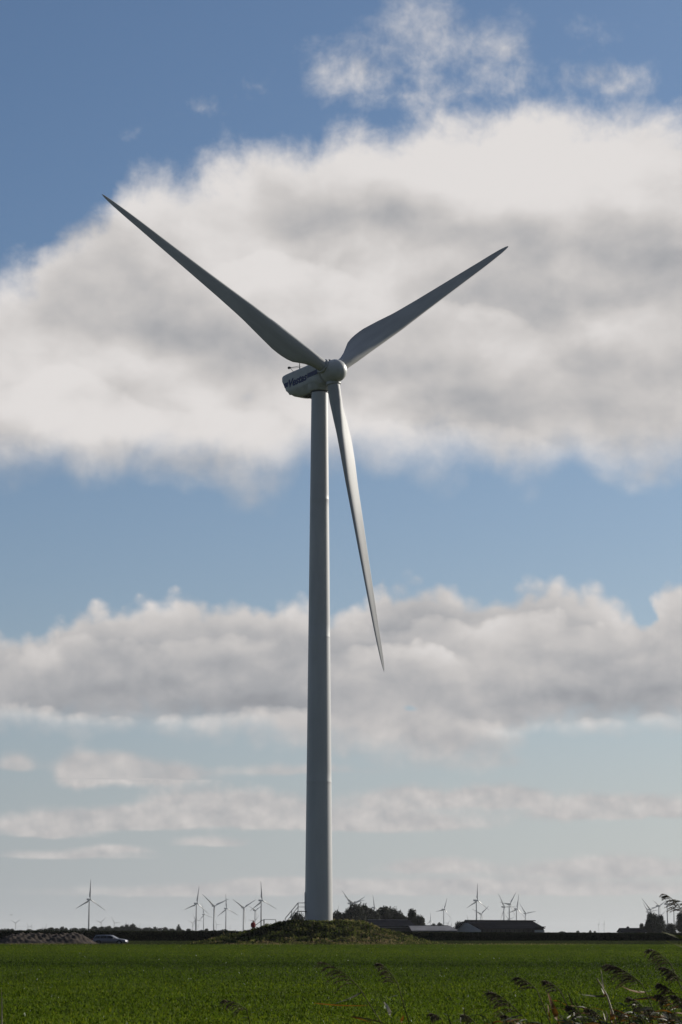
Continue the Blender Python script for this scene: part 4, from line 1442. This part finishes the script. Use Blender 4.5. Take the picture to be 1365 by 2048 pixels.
# ================================================================== CAR
def car():
    Yc = 291.0
    xf = at(257.5, 1890, Yc).x
    root = empty('parked_car', (xf - 2.3, Yc, 0.02), 0)
    tag(root, 'silver estate car parked behind the right end of the sand heap', 'car')
    body = mat('silver_car_paint', (0.20, 0.205, 0.23), .3, metal=.5, var=.05, vscale=2)
    glass = mat('car_glass', (0.012, 0.014, 0.018), .08, spec=.8)
    rub = mat('tyre_rubber', (0.015, 0.015, 0.016), .85, var=.1, vscale=4)
    rim = mat('alloy_rim', (0.35, 0.36, 0.38), .35, metal=.8)
    lamp = mat('lamp_lens', (0.55, 0.56, 0.56), .15, spec=.8)
    red = mat('tail_lamp_red', (0.3, 0.01, 0.01), .2)
    # lower body: loft along x of cross-sections (x from -2.3 rear to 2.3 front)
    X = [-2.30, -2.22, -1.9, -1.3, 0, .75, 1.0, 1.6, 2.0, 2.2, 2.3]
    ZB = [.42, .30, .26, .24, .22, .22, .22, .24, .26, .30, .40]
    ZT = [.86, .93, .96, .97, .95, .95, .95, .88, .80, .72, .60]
    WY = [.70, .80, .87, .89, .89, .89, .89, .87, .82, .74, .60]
    rings = []
    for x, zb, zt, w in zip(X, ZB, ZT, WY):
        rings.append([(x, y * w, z) for y, z in ((-.92, zb), (-1, zb + .12), (-1, (zb + zt) / 2 + .05), (-.97, zt - .08), (-.88, zt), (0, zt + .03), (.88, zt), (.97, zt - .08), (1, (zb + zt) / 2 + .05), (1, zb + .12), (.92, zb))])
    b = MB(); b.grid(rings, True, True, True)
    bo = b.build('body', body, root, smooth=40)
    # cabin
    CX = [(-2.18, .93), (-1.95, 1.36), (-1.6, 1.46), (-.6, 1.50), (.2, 1.46), (.95, .96)]
    rings = []
    for x, z in CX:
        w = .86 if z < 1.0 else .66 + (1.5 - z) * .25
        rings.append([(x, -.86 if z < 1 else -.84 + .0, .92), (x, -w, z - .05), (x, -w + .1, z), (x, w - .1, z), (x, w, z - .05), (x, .84, .92)])
    b = MB(); b.grid(rings, False, True, True)
    cab = b.build('cabin', body, bo, smooth=30)

    def sidep(x, z, sy):
        w = .84 + (z - .92) / (1.42 - .92) * (.68 - .84)
        return (x, sy * (w + .02), z)
    for sy in (-1, 1):
        for pl in ([(-2.0, 1.0), (-1.25, 1.0), (-1.25, 1.39), (-1.78, 1.36)], [(-1.18, 1.0), (-.35, 1.0), (-.35, 1.42), (-1.18, 1.40)], [(-.27, 1.0), (.78, 1.0), (.16, 1.39), (-.27, 1.42)]):
            b = MB(); b.poly([sidep(x, z, sy) for x, z in pl]); b.build('side_window', glass, cab)
        b = MB(); b.box((.62, sy * .98, 1.03), (.2, .2, .14)); b.build('mirror', body, bo, bevel=.03)
        for xw in (-1.42, 1.42):
            w_ = MB()
            w_.grid([[(xw + r * math.cos(2 * PI * k / 24), sy * y, .33 + r * math.sin(2 * PI * k / 24)) for k in range(24)] for r, y in ((.2, .74), (.32, .74), (.335, .80), (.335, .88), (.31, .915), (.22, .915))], True)
            wo_ = w_.build('wheel', rub, root, smooth=40)
            w_ = MB()
            w_.grid([[(xw + r * math.cos(2 * PI * k / 20), sy * y, .33 + r * math.sin(2 * PI * k / 20)) for k in range(20)] for r, y in ((.225, .90), (.20, .90), (.18, .86), (.05, .885), (.01, .89))], True)
            w_.build('rim', rim, wo_, smooth=40)
            w_ = MB()
            w_.grid([[(xw + .39 * math.cos(PI * k / 14), sy * .893, .33 + .39 * math.sin(PI * k / 14)) for k in range(15)], [(xw + .34 * math.cos(PI * k / 14), sy * .897, .33 + .34 * math.sin(PI * k / 14)) for k in range(15)]], False)
            w_.build('wheel_arch', rub, bo)
        b = MB(); b.box((2.12, sy * .60, .66), (.22, .3, .13)); b.build('headlight', lamp, bo, bevel=.03)
        b = MB(); b.box((-2.22, sy * .68, .86), (.14, .2, .22)); b.build('tail_light', red, bo, bevel=.03)
        b = MB(); b.tube([(-1.9, sy * .60, 1.47), (-1.8, sy * .60, 1.52), (.1, sy * .60, 1.53), (.2, sy * .60, 1.49)], .018, 6); b.build('roof_rail', rim, cab)
    b = MB(); b.poly([(.98, -.74, .99), (.98, .74, .99), (.27, .58, 1.44), (.27, -.58, 1.44)]); b.build('windscreen', glass, cab)
    b = MB(); b.poly([(-2.17, -.7, 1.0), (-2.0, -.6, 1.34), (-2.0, .6, 1.34), (-2.17, .7, 1.0)]); b.build('rear_window', glass, cab)
    b = MB(); b.box((2.30, 0, .42), (.06, 1.0, .16)); b.build('grille', rub, bo)
    root.rotation_euler = (0, 0, R(-9))
    root.scale = (.95, .95, .82)


car()

# ================================================================== STAIRS AND RAIL ON THE MOUND
def stairs():
    Ys = MY - .4
    Xw = lambda px: at(px, 1840, Ys).x
    zpl = at(600, 1822, Ys).z
    zft = at(573, 1846.5, Ys).z
    xa, xb = Xw(571), Xw(596.5)
    xt = Xw(611)
    root = empty('metal_staircase', ((xa + xt) / 2, Ys, 2.8), 0)
    tag(root, 'steep metal staircase with handrails leading up to the tower door', 'staircase')
    o = Vector(root.location)
    L_ = lambda x, y, z: Vector((x, y, z)) - o
    for s, dy in ((-1, -.45), (1, .45)):
        b = MB()
        a0, a1 = L_(xa + .25, Ys + dy, zft - .15), L_(xb, Ys + dy, zpl)
        b.grid([[a0 + Vector((0, -.025, -.09)), a0 + Vector((0, .025, -.09)), a0 + Vector((0, .025, .09)), a0 + Vector((0, -.025, .09))], [a1 + Vector((0, -.025, -.09)), a1 + Vector((0, .025, -.09)), a1 + Vector((0, .025, .09)), a1 + Vector((0, -.025, .09))]], True, True, True)
        b.build('stringer', M['dark'], root)
        b = MB()
        H = 1.0
        b.tube([L_(xa, Ys + dy, zft - .3), L_(xa, Ys + dy, zft + .6), L_(xb, Ys + dy, zpl + H), L_(xt, Ys + dy, zpl + H)], .042, 6)
        b.tube([L_(xa + .06, Ys + dy, zft + .1), L_(xb, Ys + dy, zpl + .5), L_(xt, Ys + dy, zpl + .5)], .032, 6)
        b.tube([L_(xb, Ys + dy, zpl), L_(xb, Ys + dy, zpl + H)], .042, 6)
        xm = (xa + xb) / 2
        b.tube([L_(xm, Ys + dy, (zft + zpl) / 2 - .1), L_(xm, Ys + dy, (zft + zpl) / 2 + .82)], .042, 6)
        b.build('handrail', M['galv'], root)
    b = MB()
    b.grid([[L_(xb, Ys - .48, z), L_(xt + .25, Ys - .48, z), L_(xt + .25, Ys + .48, z), L_(xb, Ys + .48, z)] for z in (zpl - .09, zpl)], True, True, True)
    b.build('platform', M['dark'], root)
    for i in range(7):
        t = (i + .6) / 7.3
        b = MB()
        b.box(L_(xa + .25 + (xb - xa - .25) * t, Ys, zft - .1 + (zpl - zft) * t), (.24, .86, .03))
        b.build('tread', M['galv'], root)
    b = MB(); b.tube([L_(xb + .4, Ys + .4, zpl - .05), L_(xb + .4, Ys + .4, 2.3)], .03, 6); b.build('leg', M['galv'], root)
    b = MB(); b.tube([L_(xb + .4, Ys - .4, zpl - .05), L_(xb + .4, Ys - .4, 2.3)], .03, 6); b.build('leg', M['galv'], root)


stairs()


def guard():
    Yg_ = MY + 4.0
    pt = lambda px, py: at(px, py, Yg_)
    a = pt(529, 1838.8); b_ = pt(552, 1839.3); c = pt(512, 1850); d_ = pt(524, 1841)
    root = empty('guard_rail', (a.x, Yg_, 2.2))
    tag(root, 'low steel guard rail on the mound left of the staircase', 'guard rail')
    o = Vector(root.location)
    m_ = MB(); m_.tube([a - o, b_ - o], .035, 6); m_.build('top_rail', M['galv'], root)
    m_ = MB(); m_.tube([c - o, d_ - o, a - o], .04, 6); m_.build('sloping_rail', M['dark'], root)
    for p in (a, b_, pt(528, 1840)):
        m_ = MB(); m_.tube([p - o, Vector((p.x, p.y, 1.6)) - o], .04, 6); m_.build('post', M['dark'], root)


guard()

# ================================================================== PERSON IN RED
def person():
    Yp = MY + 3.0
    top = at(507, 1840.5, Yp)
    Hh = 1.72
    zf = top.z - Hh
    root = empty('person', (top.x, Yp, zf), R(20))
    tag(root, 'person in a loose red hooded jacket standing behind the shoulder of the mound', 'person')
    skin = mat('skin', (0.35, 0.22, 0.16), .6)
    redm = mat('red_jacket', (0.42, 0.016, 0.022), .7, var=.25, vscale=6, bump=.01, bscale=12)
    trou = mat('dark_trousers', (0.03, 0.032, 0.04), .85, var=.2, vscale=6)
    hair = mat('dark_hair', (0.02, 0.014, 0.01), .6)
    V, E, Rd = [], [], []

    def add(p, r, par=None):
        V.append(p); Rd.append(r)
        if par is not None: E.append((par, len(V) - 1))
        return len(V) - 1
    pel = add((0, 0, .92), .14)
    wst = add((0, 0, 1.08), .13, pel); ch_ = add((0, .01, 1.30), .15, wst); nk = add((0, .0, 1.46), .06, ch_)
    h0_ = add((0, -.01, 1.56), .085, nk); h1_ = add((0, -.01, 1.64), .08, h0_)
    nose = add((0, -.105, 1.57), .015, h0_)
    for s in (-1, 1):
        sh = add((s * .17, 0, 1.40), .06, ch_); eb = add((s * .25, .02, 1.14), .042, sh); wr = add((s * .24, -.08, .93), .028, eb)
        pm = add((s * .235, -.10, .85), .03, wr)
        for i, (fx_, ln) in enumerate(((-.028, .075), (-.009, .085), (.010, .08), (.028, .062))):
            f1 = add((s * .235 + fx_ * .3, -.10 + fx_, .81), .009, pm)
            f2 = add((s * .235 + fx_ * .3 - s * .008, -.115 + fx_, .81 - ln * .6), .008, f1)
            add((s * .235 + fx_ * .3 - s * .02, -.12 + fx_, .81 - ln), .007, f2)
        t1 = add((s * .22, -.145, .87), .010, pm); add((s * .215, -.165, .83), .009, t1)
        hp_ = add((s * .09, 0, .86), .095, pel); kn = add((s * .10, -.02, .48), .06, hp_); an = add((s * .10, .01, .09), .04, kn)
        add((s * .11, -.16, .04), .035, an)
    me_ = bpy.data.meshes.new('body'); me_.from_pydata(V, E, []); me_.update()
    bo = bpy.data.objects.new('body', me_); col.objects.link(bo); bo.parent = root
    me_.materials.append(trou)
    sk = bo.modifiers.new('skin', 'SKIN'); bo.modifiers.new('sub', 'SUBSURF').levels = 1
    bo.modifiers['sub'].render_levels = 2
    for i, v in enumerate(me_.skin_vertices[0].data):
        v.radius = (Rd[i], Rd[i])
        v.use_root = (i == 0)
    # head skin
    def blobm(c, sx, sy, sz, name, m__, par, a0=-PI / 2, a1=PI / 2):
        b = MB(); rings = []
        for i in range(11):
            a = a0 + (a1 - a0) * i / 10
            rings.append([(c[0] + sx * math.cos(a) * math.cos(2 * PI * k / 20), c[1] + sy * math.cos(a) * math.sin(2 * PI * k / 20), c[2] + sz * math.sin(a)) for k in range(20)])
        b.grid(rings, True, True, True)
        return b.build(name, m__, par, smooth=180)
    hd = blobm((0, -.015, 1.60), .078, .098, .118, 'head', skin, bo)
    for s in (-1, 1):
        blobm((s * .03, -.108, 1.61), .011, .008, .007, 'eye', hair, hd)
        blobm((s * .08, .0, 1.595), .010, .022, .03, 'ear', skin, hd)
    blobm((0, -.118, 1.585), .012, .02, .02, 'nose', skin, hd)
    blobm((0, -.106, 1.55), .024, .010, .007, 'mouth', redm, hd)
    blobm((0, .012, 1.625), .088, .098, .108, 'hair', hair, bo, -.15, PI / 2)
    # jacket: flaring poncho-like shell with sleeves
    b = MB(); rings = []
    for z, rx, ry in ((.84, .265, .21), (.95, .25, .20), (1.10, .235, .18), (1.25, .225, .165), (1.37, .21, .145), (1.43, .15, .11), (1.50, .095, .09), (1.53, .10, .10)):
        rings.append([(rx * math.cos(2 * PI * k / 28) * (1 + .03 * math.sin(5 * k)), ry * math.sin(2 * PI * k / 28) + .01, z) for k in range(28)])
    b.grid(rings, True)
    for s in (-1, 1):
        b.tube([(s * .16, 0, 1.40), (s * .22, .01, 1.27), (s * .27, .02, 1.13), (s * .27, -.03, 1.02), (s * .255, -.08, .93)], [.085, .08, .072, .062, .055], 12)
    b.build('jacket', redm, bo, smooth=60)
    return root


person()

# ================================================================== BIRDS
birdm = mat('dark_feathers', (0.02, 0.02, 0.022), .8)


def bird(px, py, Y, span, label, roll):
    p = at(px, py, Y)
    root = empty('bird', p, .6)
    tag(root, label, 'bird', 'birds in the air')
    b = MB(); b.tube([(0, -.22 * span, 0), (0, -.12 * span, .0), (0, .05 * span, .0), (0, .28 * span, -.01)], [.012 * span, .06 * span, .05 * span, .01 * span], 8)
    bo = b.build('body', birdm, root, smooth=60)
    for s in (-1, 1):
        b = MB()
        pts = [(0, -.08, .02), (s * .25, -.10, .10 + roll * s), (s * .5, .02, .06 + roll * s), (s * .24, .08, .08 + roll * s), (0, .08, .02)]
        up = [(x * span, y * span, z * span) for x, y, z in pts]; dn = [(x, y, z - .02 * span) for x, y, z in up]
        b.grid([dn, up], True, True, True)
        b.build('wing', birdm, bo)


bird(23, 1830, 420, .75, 'dark bird flying low above the left horizon', .02)
bird(489, 716.5, 300, .22, 'tiny bird high in front of the large cloud left of the hub', -.03)
bird(627, 13.5, 300, .22, 'tiny bird near the top of the view against the blue', .04)

# ================================================================== REEDS
M['stem'] = mat('reed_stem', (0.085, 0.08, 0.035), .85, spec=.1, var=.3, vscale=14, trans=.0)
M['straw'] = mat('bleached_reed_straw', (0.50, 0.45, 0.34), .6, spec=.2, var=.2, vscale=20, trans=.2)
M['plume'] = mat('reed_plume', (0.075, 0.052, 0.045), .8, trans=.22, tone=[(0, (0.050, 0.036, 0.024)), (.6, (0.165, 0.120, 0.078)), (1, (0.32, 0.25, 0.16))])
M['rleafg'] = mat('reed_leaf_green', (0.045, 0.075, 0.02), .6, spec=.2, var=.4, vscale=9, trans=.35)
M['rleafo'] = mat('reed_leaf_orange', (0.24, 0.105, 0.014), .6, spec=.2, var=.4, vscale=9, trans=.4)
M['rleafy'] = mat('reed_leaf_yellow', (0.11, 0.12, 0.02), .6, spec=.2, var=.35, vscale=9, trans=.4)
M['rleafd'] = mat('reed_leaf_dark', (0.075, 0.070, 0.030), .6, var=.4, vscale=9, trans=.2)
LM = {'g': 'rleafg', 'o': 'rleafo', 'y': 'rleafy', 'd': 'rleafd', 's': 'straw'}


def ribbon(b, pts, w, seed=0, twist=.5):
    r_ = random.Random(seed)
    n = len(pts)
    t0 = r_.uniform(-twist, twist)
    prev = None
    L_, R_ = [], []
    fold = []
    for i, p in enumerate(pts):
        a = pts[max(i - 1, 0)]; c = pts[min(i + 1, n - 1)]
        t = (c - a).normalized()
        up = Vector((0, -.55, .83))
        s = t.cross(up).normalized()
        s = Matrix.Rotation(t0 + i / n * twist * 1.2, 3, t) @ s
        k = i / (n - 1)
        ww = w * (min(1, .35 + k * 4) * (1 - k) ** .6 + .02) * .5
        L_.append(p + s * ww); R_.append(p - s * ww); fold.append(p - s.cross(t) * ww * .25)
    b.grid([L_, fold, R_], close=False)


def bez(p0, p1, p2, n=9):
    return [p0 * (1 - t) ** 2 + p1 * 2 * t * (1 - t) + p2 * t * t for t in [i / (n - 1) for i in range(n)]]


def reed(tip, neck, foot, label, Y=15.0, seed=1, fluff=1.0, leaves=(), plume=True, stem='stem', thick=.0035, droop=1.0):
    """pixel positions of plume tip, plume base and of the point where the stem leaves the picture"""
    r_ = random.Random(seed)
    a = at(*foot, Y); nk = at(*neck, Y - .05); tp = at(*tip, Y - .12)
    dirn = (a - nk)
    base = Vector((a.x + dirn.x / max(-dirn.z, .05) * a.z * .45, Y + r_.uniform(-.1, .1), 0)) if dirn.z < 0 else Vector((a.x, Y, 0))
    root = empty('reed', (base.x, base.y, 0))
    tag(root, label, 'reed', 'reeds along the near ditch')
    o = Vector(root.location)
    b = MB()
    path = bez(base, (base + a) / 2 + Vector((0, 0, .1)), a, 6)[:-1] + [a, (a + nk) / 2, nk]
    if plume:
        mid = nk.lerp(tp, .5) + Vector((0, 0, .10 * (nk - tp).length + .01 * droop))
        rach = bez(nk, mid, tp, 9)
        path = path + rach[1:]
        rad = [thick * 1.5] * 5 + [thick, thick * .9, thick * .8] + [thick * (.75 - .065 * i) for i in range(8)]
    else:
        path = path + [tp]
        rad = [thick * 1.5] * 5 + [thick * 1.1, thick, thick * .8, thick * .2]
    b.tube([p - o for p in path], rad, 6)
    st_ = b.build('stem', M[stem], root, smooth=60)
    if plume:
        Ln = (nk - tp).length
        quads, tones = [], []
        nb = int(22 * fluff)
        tb = MB()
        for i in range(nb):
            t = (i + r_.random()) / nb
            p = rach[0].lerp(rach[0], 0)
            k = min(int(t * 8), 7); p = rach[k].lerp(rach[k + 1], t * 8 - k)
            ln = Ln * (.62 - .35 * t) * r_.uniform(.7, 1.15)
            dv = (rach[8] - rach[0]).normalized()
            out = Vector((-.85 - .4 * r_.random(), r_.uniform(-.45, .45), r_.uniform(-.15, .35)))
            dv2 = (dv * .75 + out * .7).normalized()
            e = p + dv2 * ln + Vector((0, 0, -ln * (.30 + .35 * r_.random()) * droop))
            br_ = bez(p, p + dv2 * ln * .6, e, 6)
            tb.tube([q - o for q in br_], [.0013, .0012, .0011, .001, .0008, .0005], 3)
            m = int(24 + 10 * r_.random())
            for j in range(m):
                tt = .12 + .88 * (j + r_.random()) / m
                kk = min(int(tt * 5), 4); q = br_[kk].lerp(br_[kk + 1], tt * 5 - kk)
                bd = (br_[kk + 1] - br_[kk]).normalized()
                sd = Vector((r_.gauss(0, 1), r_.gauss(0, 1), r_.gauss(0, 1)))
                dr = (bd + sd * .28 + Vector((0, 0, -.25))).normalized()
                quads.append((q - o, dr, sd, r_.uniform(.012, .022), r_.uniform(.0035, .0068)))
                tones.append(min(max(r_.gauss(.45, .22), 0), 1))
        tb.mi = [0] * len(tb.f)
        A_ = np.array([q[0] for q in quads]); D_ = np.array([q[1] for q in quads]); S2 = np.array([q[2] for q in quads])
        V = leaf_quads(A_, D_, S2, np.array([q[3] for q in quads]), np.array([q[4] for q in quads]))
        me_ = quad_mesh('plume', V, val=np.array(tones))
        link('plume', me_, M['plume'], root)
        tb.build('plume_branches', M['plume'], st_)
    for i, lf in enumerate(leaves):
        kind, p0, p1, p2, w = lf
        q0, q1, q2 = at(*p0, Y - .02), at(*p1, Y - r_.uniform(-.15, .2)), at(*p2, Y - r_.uniform(-.2, .3))
        b = MB(); ribbon(b, [p - o for p in bez(q0, q1, q2, 12)], w, seed * 10 + i, .7)
        b.build('leaf', M[LM[kind]], root, smooth=60)
    return root


reed((655, 1927), (718, 1974), (762, 2044), 'tallest middle reed, its dark plume drooping left, with an orange leaf', seed=2, fluff=.75,
     leaves=[('o', (742, 2010), (690, 2014), (628, 2006), .028), ('d', (724, 1984), (700, 2000), (664, 2008), .014), ('d', (768, 2046), (730, 2036), (702, 2032), .03), ('o', (745, 2046), (725, 2038), (700, 2033), .02)])
reed((763, 1928), (796, 1968), (818, 2044), 'slim reed right of the tallest middle one, plume nearly upright', seed=3, fluff=.7, droop=.8,
     leaves=[('d', (797, 1990), (780, 1993), (757, 2004), .014), ('s', (783, 2034), (778, 2016), (768, 2003), .03), ('o', (803, 2046), (805, 2036), (808, 2030), .022), ('g', (785, 2032), (795, 2022), (804, 2010), .014)])
reed((452, 2001), (494, 2020), (500, 2046), 'lone bent reed plume near the bottom left of centre', seed=4, fluff=.6,
     leaves=[('d', (498, 2034), (480, 2036), (462, 2046), .014)])
reed((1038, 1955), (1074, 1980), (1100, 2044), 'small reed plume right of centre, left of the orange upright leaf', seed=5, fluff=.7)
reed((985, 1984), (1040, 2028), (1062, 2050), 'full dark reed plume at the bottom, left of the orange upright leaf', seed=6, fluff=1.3,
     leaves=[('d', (1046, 2030), (1025, 2034), (1000, 2044), .025), ('o', (1058, 2048), (1040, 2042), (1010, 2042), .018)])
reed((1093, 1962), (1122, 1984), (1150, 2044), 'small reed plume directly right of the orange upright leaf', seed=7, fluff=.7,
     leaves=[('d', (1152, 2040), (1146, 2010), (1136, 1984), .022), ('d', (1166, 2046), (1158, 2020), (1150, 1998), .016)])
reed((1096, 1986), (1108, 2020), (1120, 2048), 'broad rust orange reed leaf standing upright at the bottom', seed=8, plume=False,
     leaves=[('o', (1120, 2050), (1108, 2018), (1096, 1984), .05), ('o', (1100, 2040), (1098, 2020), (1096, 2008), .014)])
reed((1222, 1930), (1284, 1968), (1318, 2044), 'large fluffy brown reed plume in front of the field at the right', seed=9, fluff=1.7,
     leaves=[('o', (1290, 1984), (1262, 1986), (1236, 1966), .026), ('d', (1320, 1994), (1290, 1996), (1254, 2000), .02), ('s', (1303, 1980), (1294, 1984), (1276, 1985), .018), ('o', (1298, 1998), (1276, 1999), (1252, 2001), .02)])
reed((1303, 1899), (1343, 1930), (1372, 1996), 'high arching reed plume near the right edge', seed=10, fluff=.85, droop=1.3,
     leaves=[('y', (1372, 1877), (1348, 1872), (1322, 1863), .034), ('y', (1372, 1896), (1352, 1890), (1331, 1881), .03), ('d', (1350, 1940), (1330, 1950), (1290, 1962), .012)])
reed((1195, 1957), (1214, 1990), (1232, 2046), 'bleached straw coloured reed stalk catching the sun', seed=11, plume=False, stem='straw', thick=.007,
     leaves=[('s', (1207, 1982), (1206, 1962), (1202, 1938), .018), ('d', (1210, 1990), (1200, 1970), (1192, 1955), .02), ('o', (1212, 1995), (1210, 1985), (1204, 1975), .02), ('d', (1212, 1992), (1190, 1994), (1160, 1988), .018), ('o', (1226, 2048), (1226, 2030), (1222, 2012), .04), ('s', (1213, 2042), (1209, 2032), (1206, 2020), .018), ('s', (1214, 2042), (1216, 2032), (1213, 2022), .012)])
reed((1334, 1790), (1368, 1826), (1392, 1990), 'tallest reed, its plume reaching in at the right edge above the horizon', seed=12, fluff=.7, droop=.9)
reed((1352, 1800), (1390, 1822), (1410, 1990), 'reed plume tip at the right edge just above the farm trees', seed=13, fluff=.45, Y=15.6)
reed((1330, 1935), (1364, 1962), (1385, 2046), 'dense reed plume overlapping the right edge', seed=14, fluff=1.2, leaves=[('d', (1366, 1990), (1340, 1980), (1316, 1992), .02), ('s', (1346, 2008), (1336, 2012), (1328, 2030), .018), ('s', (1352, 1950), (1346, 1954), (1340, 1962), .010)])
reed((1322, 1968), (1356, 1996), (1372, 2046), 'brown reed plume low at the right edge', seed=15, fluff=1.3, leaves=[('o', (1340, 2000), (1322, 2006), (1300, 1996), .02), ('d', (1342, 1984), (1316, 1976), (1290, 1972), .014)])
reed((1352, 1992), (1378, 2016), (1386, 2052), 'small reed plume low and half outside the right edge', seed=16, fluff=.8)
reed((3, 1974), (4, 2006), (4, 2050), 'pale broken reed stalk at the left edge', seed=17, plume=False, stem='straw', thick=.005)
reed((865, 2028), (884, 2040), (890, 2062), 'dark reed tip low in the bottom, left of two bare stems', seed=18, fluff=.6)
reed((888, 2010), (896, 2030), (906, 2056), 'thin leaning bare reed stem at the bottom', seed=19, plume=False, thick=.003)
reed((928, 2012), (931, 2030), (934, 2056), 'thin upright bare reed stem at the bottom', seed=20, plume=False, thick=.003, leaves=[('d', (934, 2050), (930, 2030), (926, 2015), .010), ('s', (922, 2046), (921, 2040), (922, 2034), .010)])
PL = [(1140, 2012, 1168, 2036), (1262, 1996, 1292, 2022), (1296, 2014, 1322, 2038), (1180, 2018, 1206, 2040), (1318, 1990, 1346, 2012), (1340, 2024, 1362, 2044), (1236, 2020, 1260, 2042), (930, 2030, 950, 2046), (1010, 2030, 1034, 2050)]
for i, (a_, b_, c_, d_) in enumerate(PL):
    reed((a_, b_), (c_, d_), (c_ + 14, 2062), 'low brown reed plume among the tangled reeds along the bottom', seed=90 + i, fluff=.8, Y=14.5 + i * .13)
rt = random.Random(77)
for i in range(24):
    a_ = 880 + 480 * rt.random() ** .75
    b_ = 2034 - rt.random() * (18 + max(0, a_ - 1100) * .22)
    dx_ = rt.uniform(6, 34)
    lv = []
    for k in range(2):
        t_ = rt.uniform(.1, .8)
        sx_, sy_ = a_ + dx_ * t_, b_ + (2056 - b_) * t_
        w_ = rt.choice([-1, -1, 1]) * rt.uniform(14, 40)
        lv.append((rt.choice('ggody'), (sx_, sy_), (sx_ + w_ * .5, sy_ - rt.uniform(6, 16)), (sx_ + w_, sy_ - rt.uniform(-4, 16)), rt.uniform(.007, .014)))
    reed((a_, b_), (a_ + dx_ * .5, (b_ + 2056) / 2), (a_ + dx_, 2060), 'thin bare olive reed stem in the fringe along the bottom right', seed=200 + i, plume=False, Y=14.0 + 2.4 * rt.random(), thick=.0026, leaves=lv)
rs = random.Random(21)
words = ['first', 'second', 'third']
EXTRA = [(1130, 1996, 'o'), (1172, 2008, 'd'), (1184, 2022, 'g'), (1250, 2006, 'd'), (1262, 2024, 'o'), (1278, 2010, 'g'), (1296, 2020, 'd'), (1312, 2012, 'y'), (1330, 2026, 'o'), (1346, 2020, 'g'), (1240, 2030, 'g'), (1150, 2028, 'y'), (1040, 2036, 'g'), (1080, 2030, 'd'), (980, 2036, 'd')]
EXTRA += [(1120 + 245 * rs.random() ** .7, 0, rs.choice('dgoydd')) for _ in range(26)]
EXTRA = [(a, b if b else 2036 - max(0, a - 1180) * .30 * rs.random(), c) for a, b, c in EXTRA]
for i, (px, py, c) in enumerate(EXTRA):
    fx_ = px + rs.uniform(5, 26)
    lv = []
    for k in range(4):
        t = rs.random()
        sx_, sy_ = px + (fx_ - px) * t, py + (2048 - py) * t + 6
        dxl = rs.choice([-1, -1, 1]) * rs.uniform(16, 46)
        lv.append((rs.choice([c, 'd', 'g', 'o']), (sx_, sy_), (sx_ + dxl * .5, sy_ - rs.uniform(4, 14)), (sx_ + dxl, sy_ - rs.uniform(-8, 12)), rs.uniform(.010, .024)))
    reed((px, py), ((px + fx_) / 2, (py + 2048) / 2), (fx_, 2052), 'short leafy reed shoot in the tangled bottom right reeds', seed=40 + i, plume=False, Y=14.2 + rs.random() * 1.6, thick=.0035, leaves=lv)

# ================================================================== HAZE
M['haze'] = bpy.data.materials.new('haze_air')
M['haze'].use_nodes = True
nt = M['haze'].node_tree
for n in list(nt.nodes): nt.nodes.remove(n)
pv = nt.nodes.new('ShaderNodeVolumePrincipled')
pv.inputs['Color'].default_value = (0.86, 0.88, 0.92, 1)
pv.inputs['Density'].default_value = 3.0e-5
pv.inputs['Anisotropy'].default_value = 0.20
ou = nt.nodes.new('ShaderNodeOutputMaterial')
nt.links.new(pv.outputs[0], ou.inputs['Volume'])
mb = MB()
mb.grid([[(-22500, -800, z), (22500, -800, z), (22500, 33500, z), (-22500, 33500, z)] for z in (-1.2, 150.0)], True, True, True)
hz = mb.build('haze', M['haze'])
tag(hz, 'thin pale haze over the far land', kind='stuff')
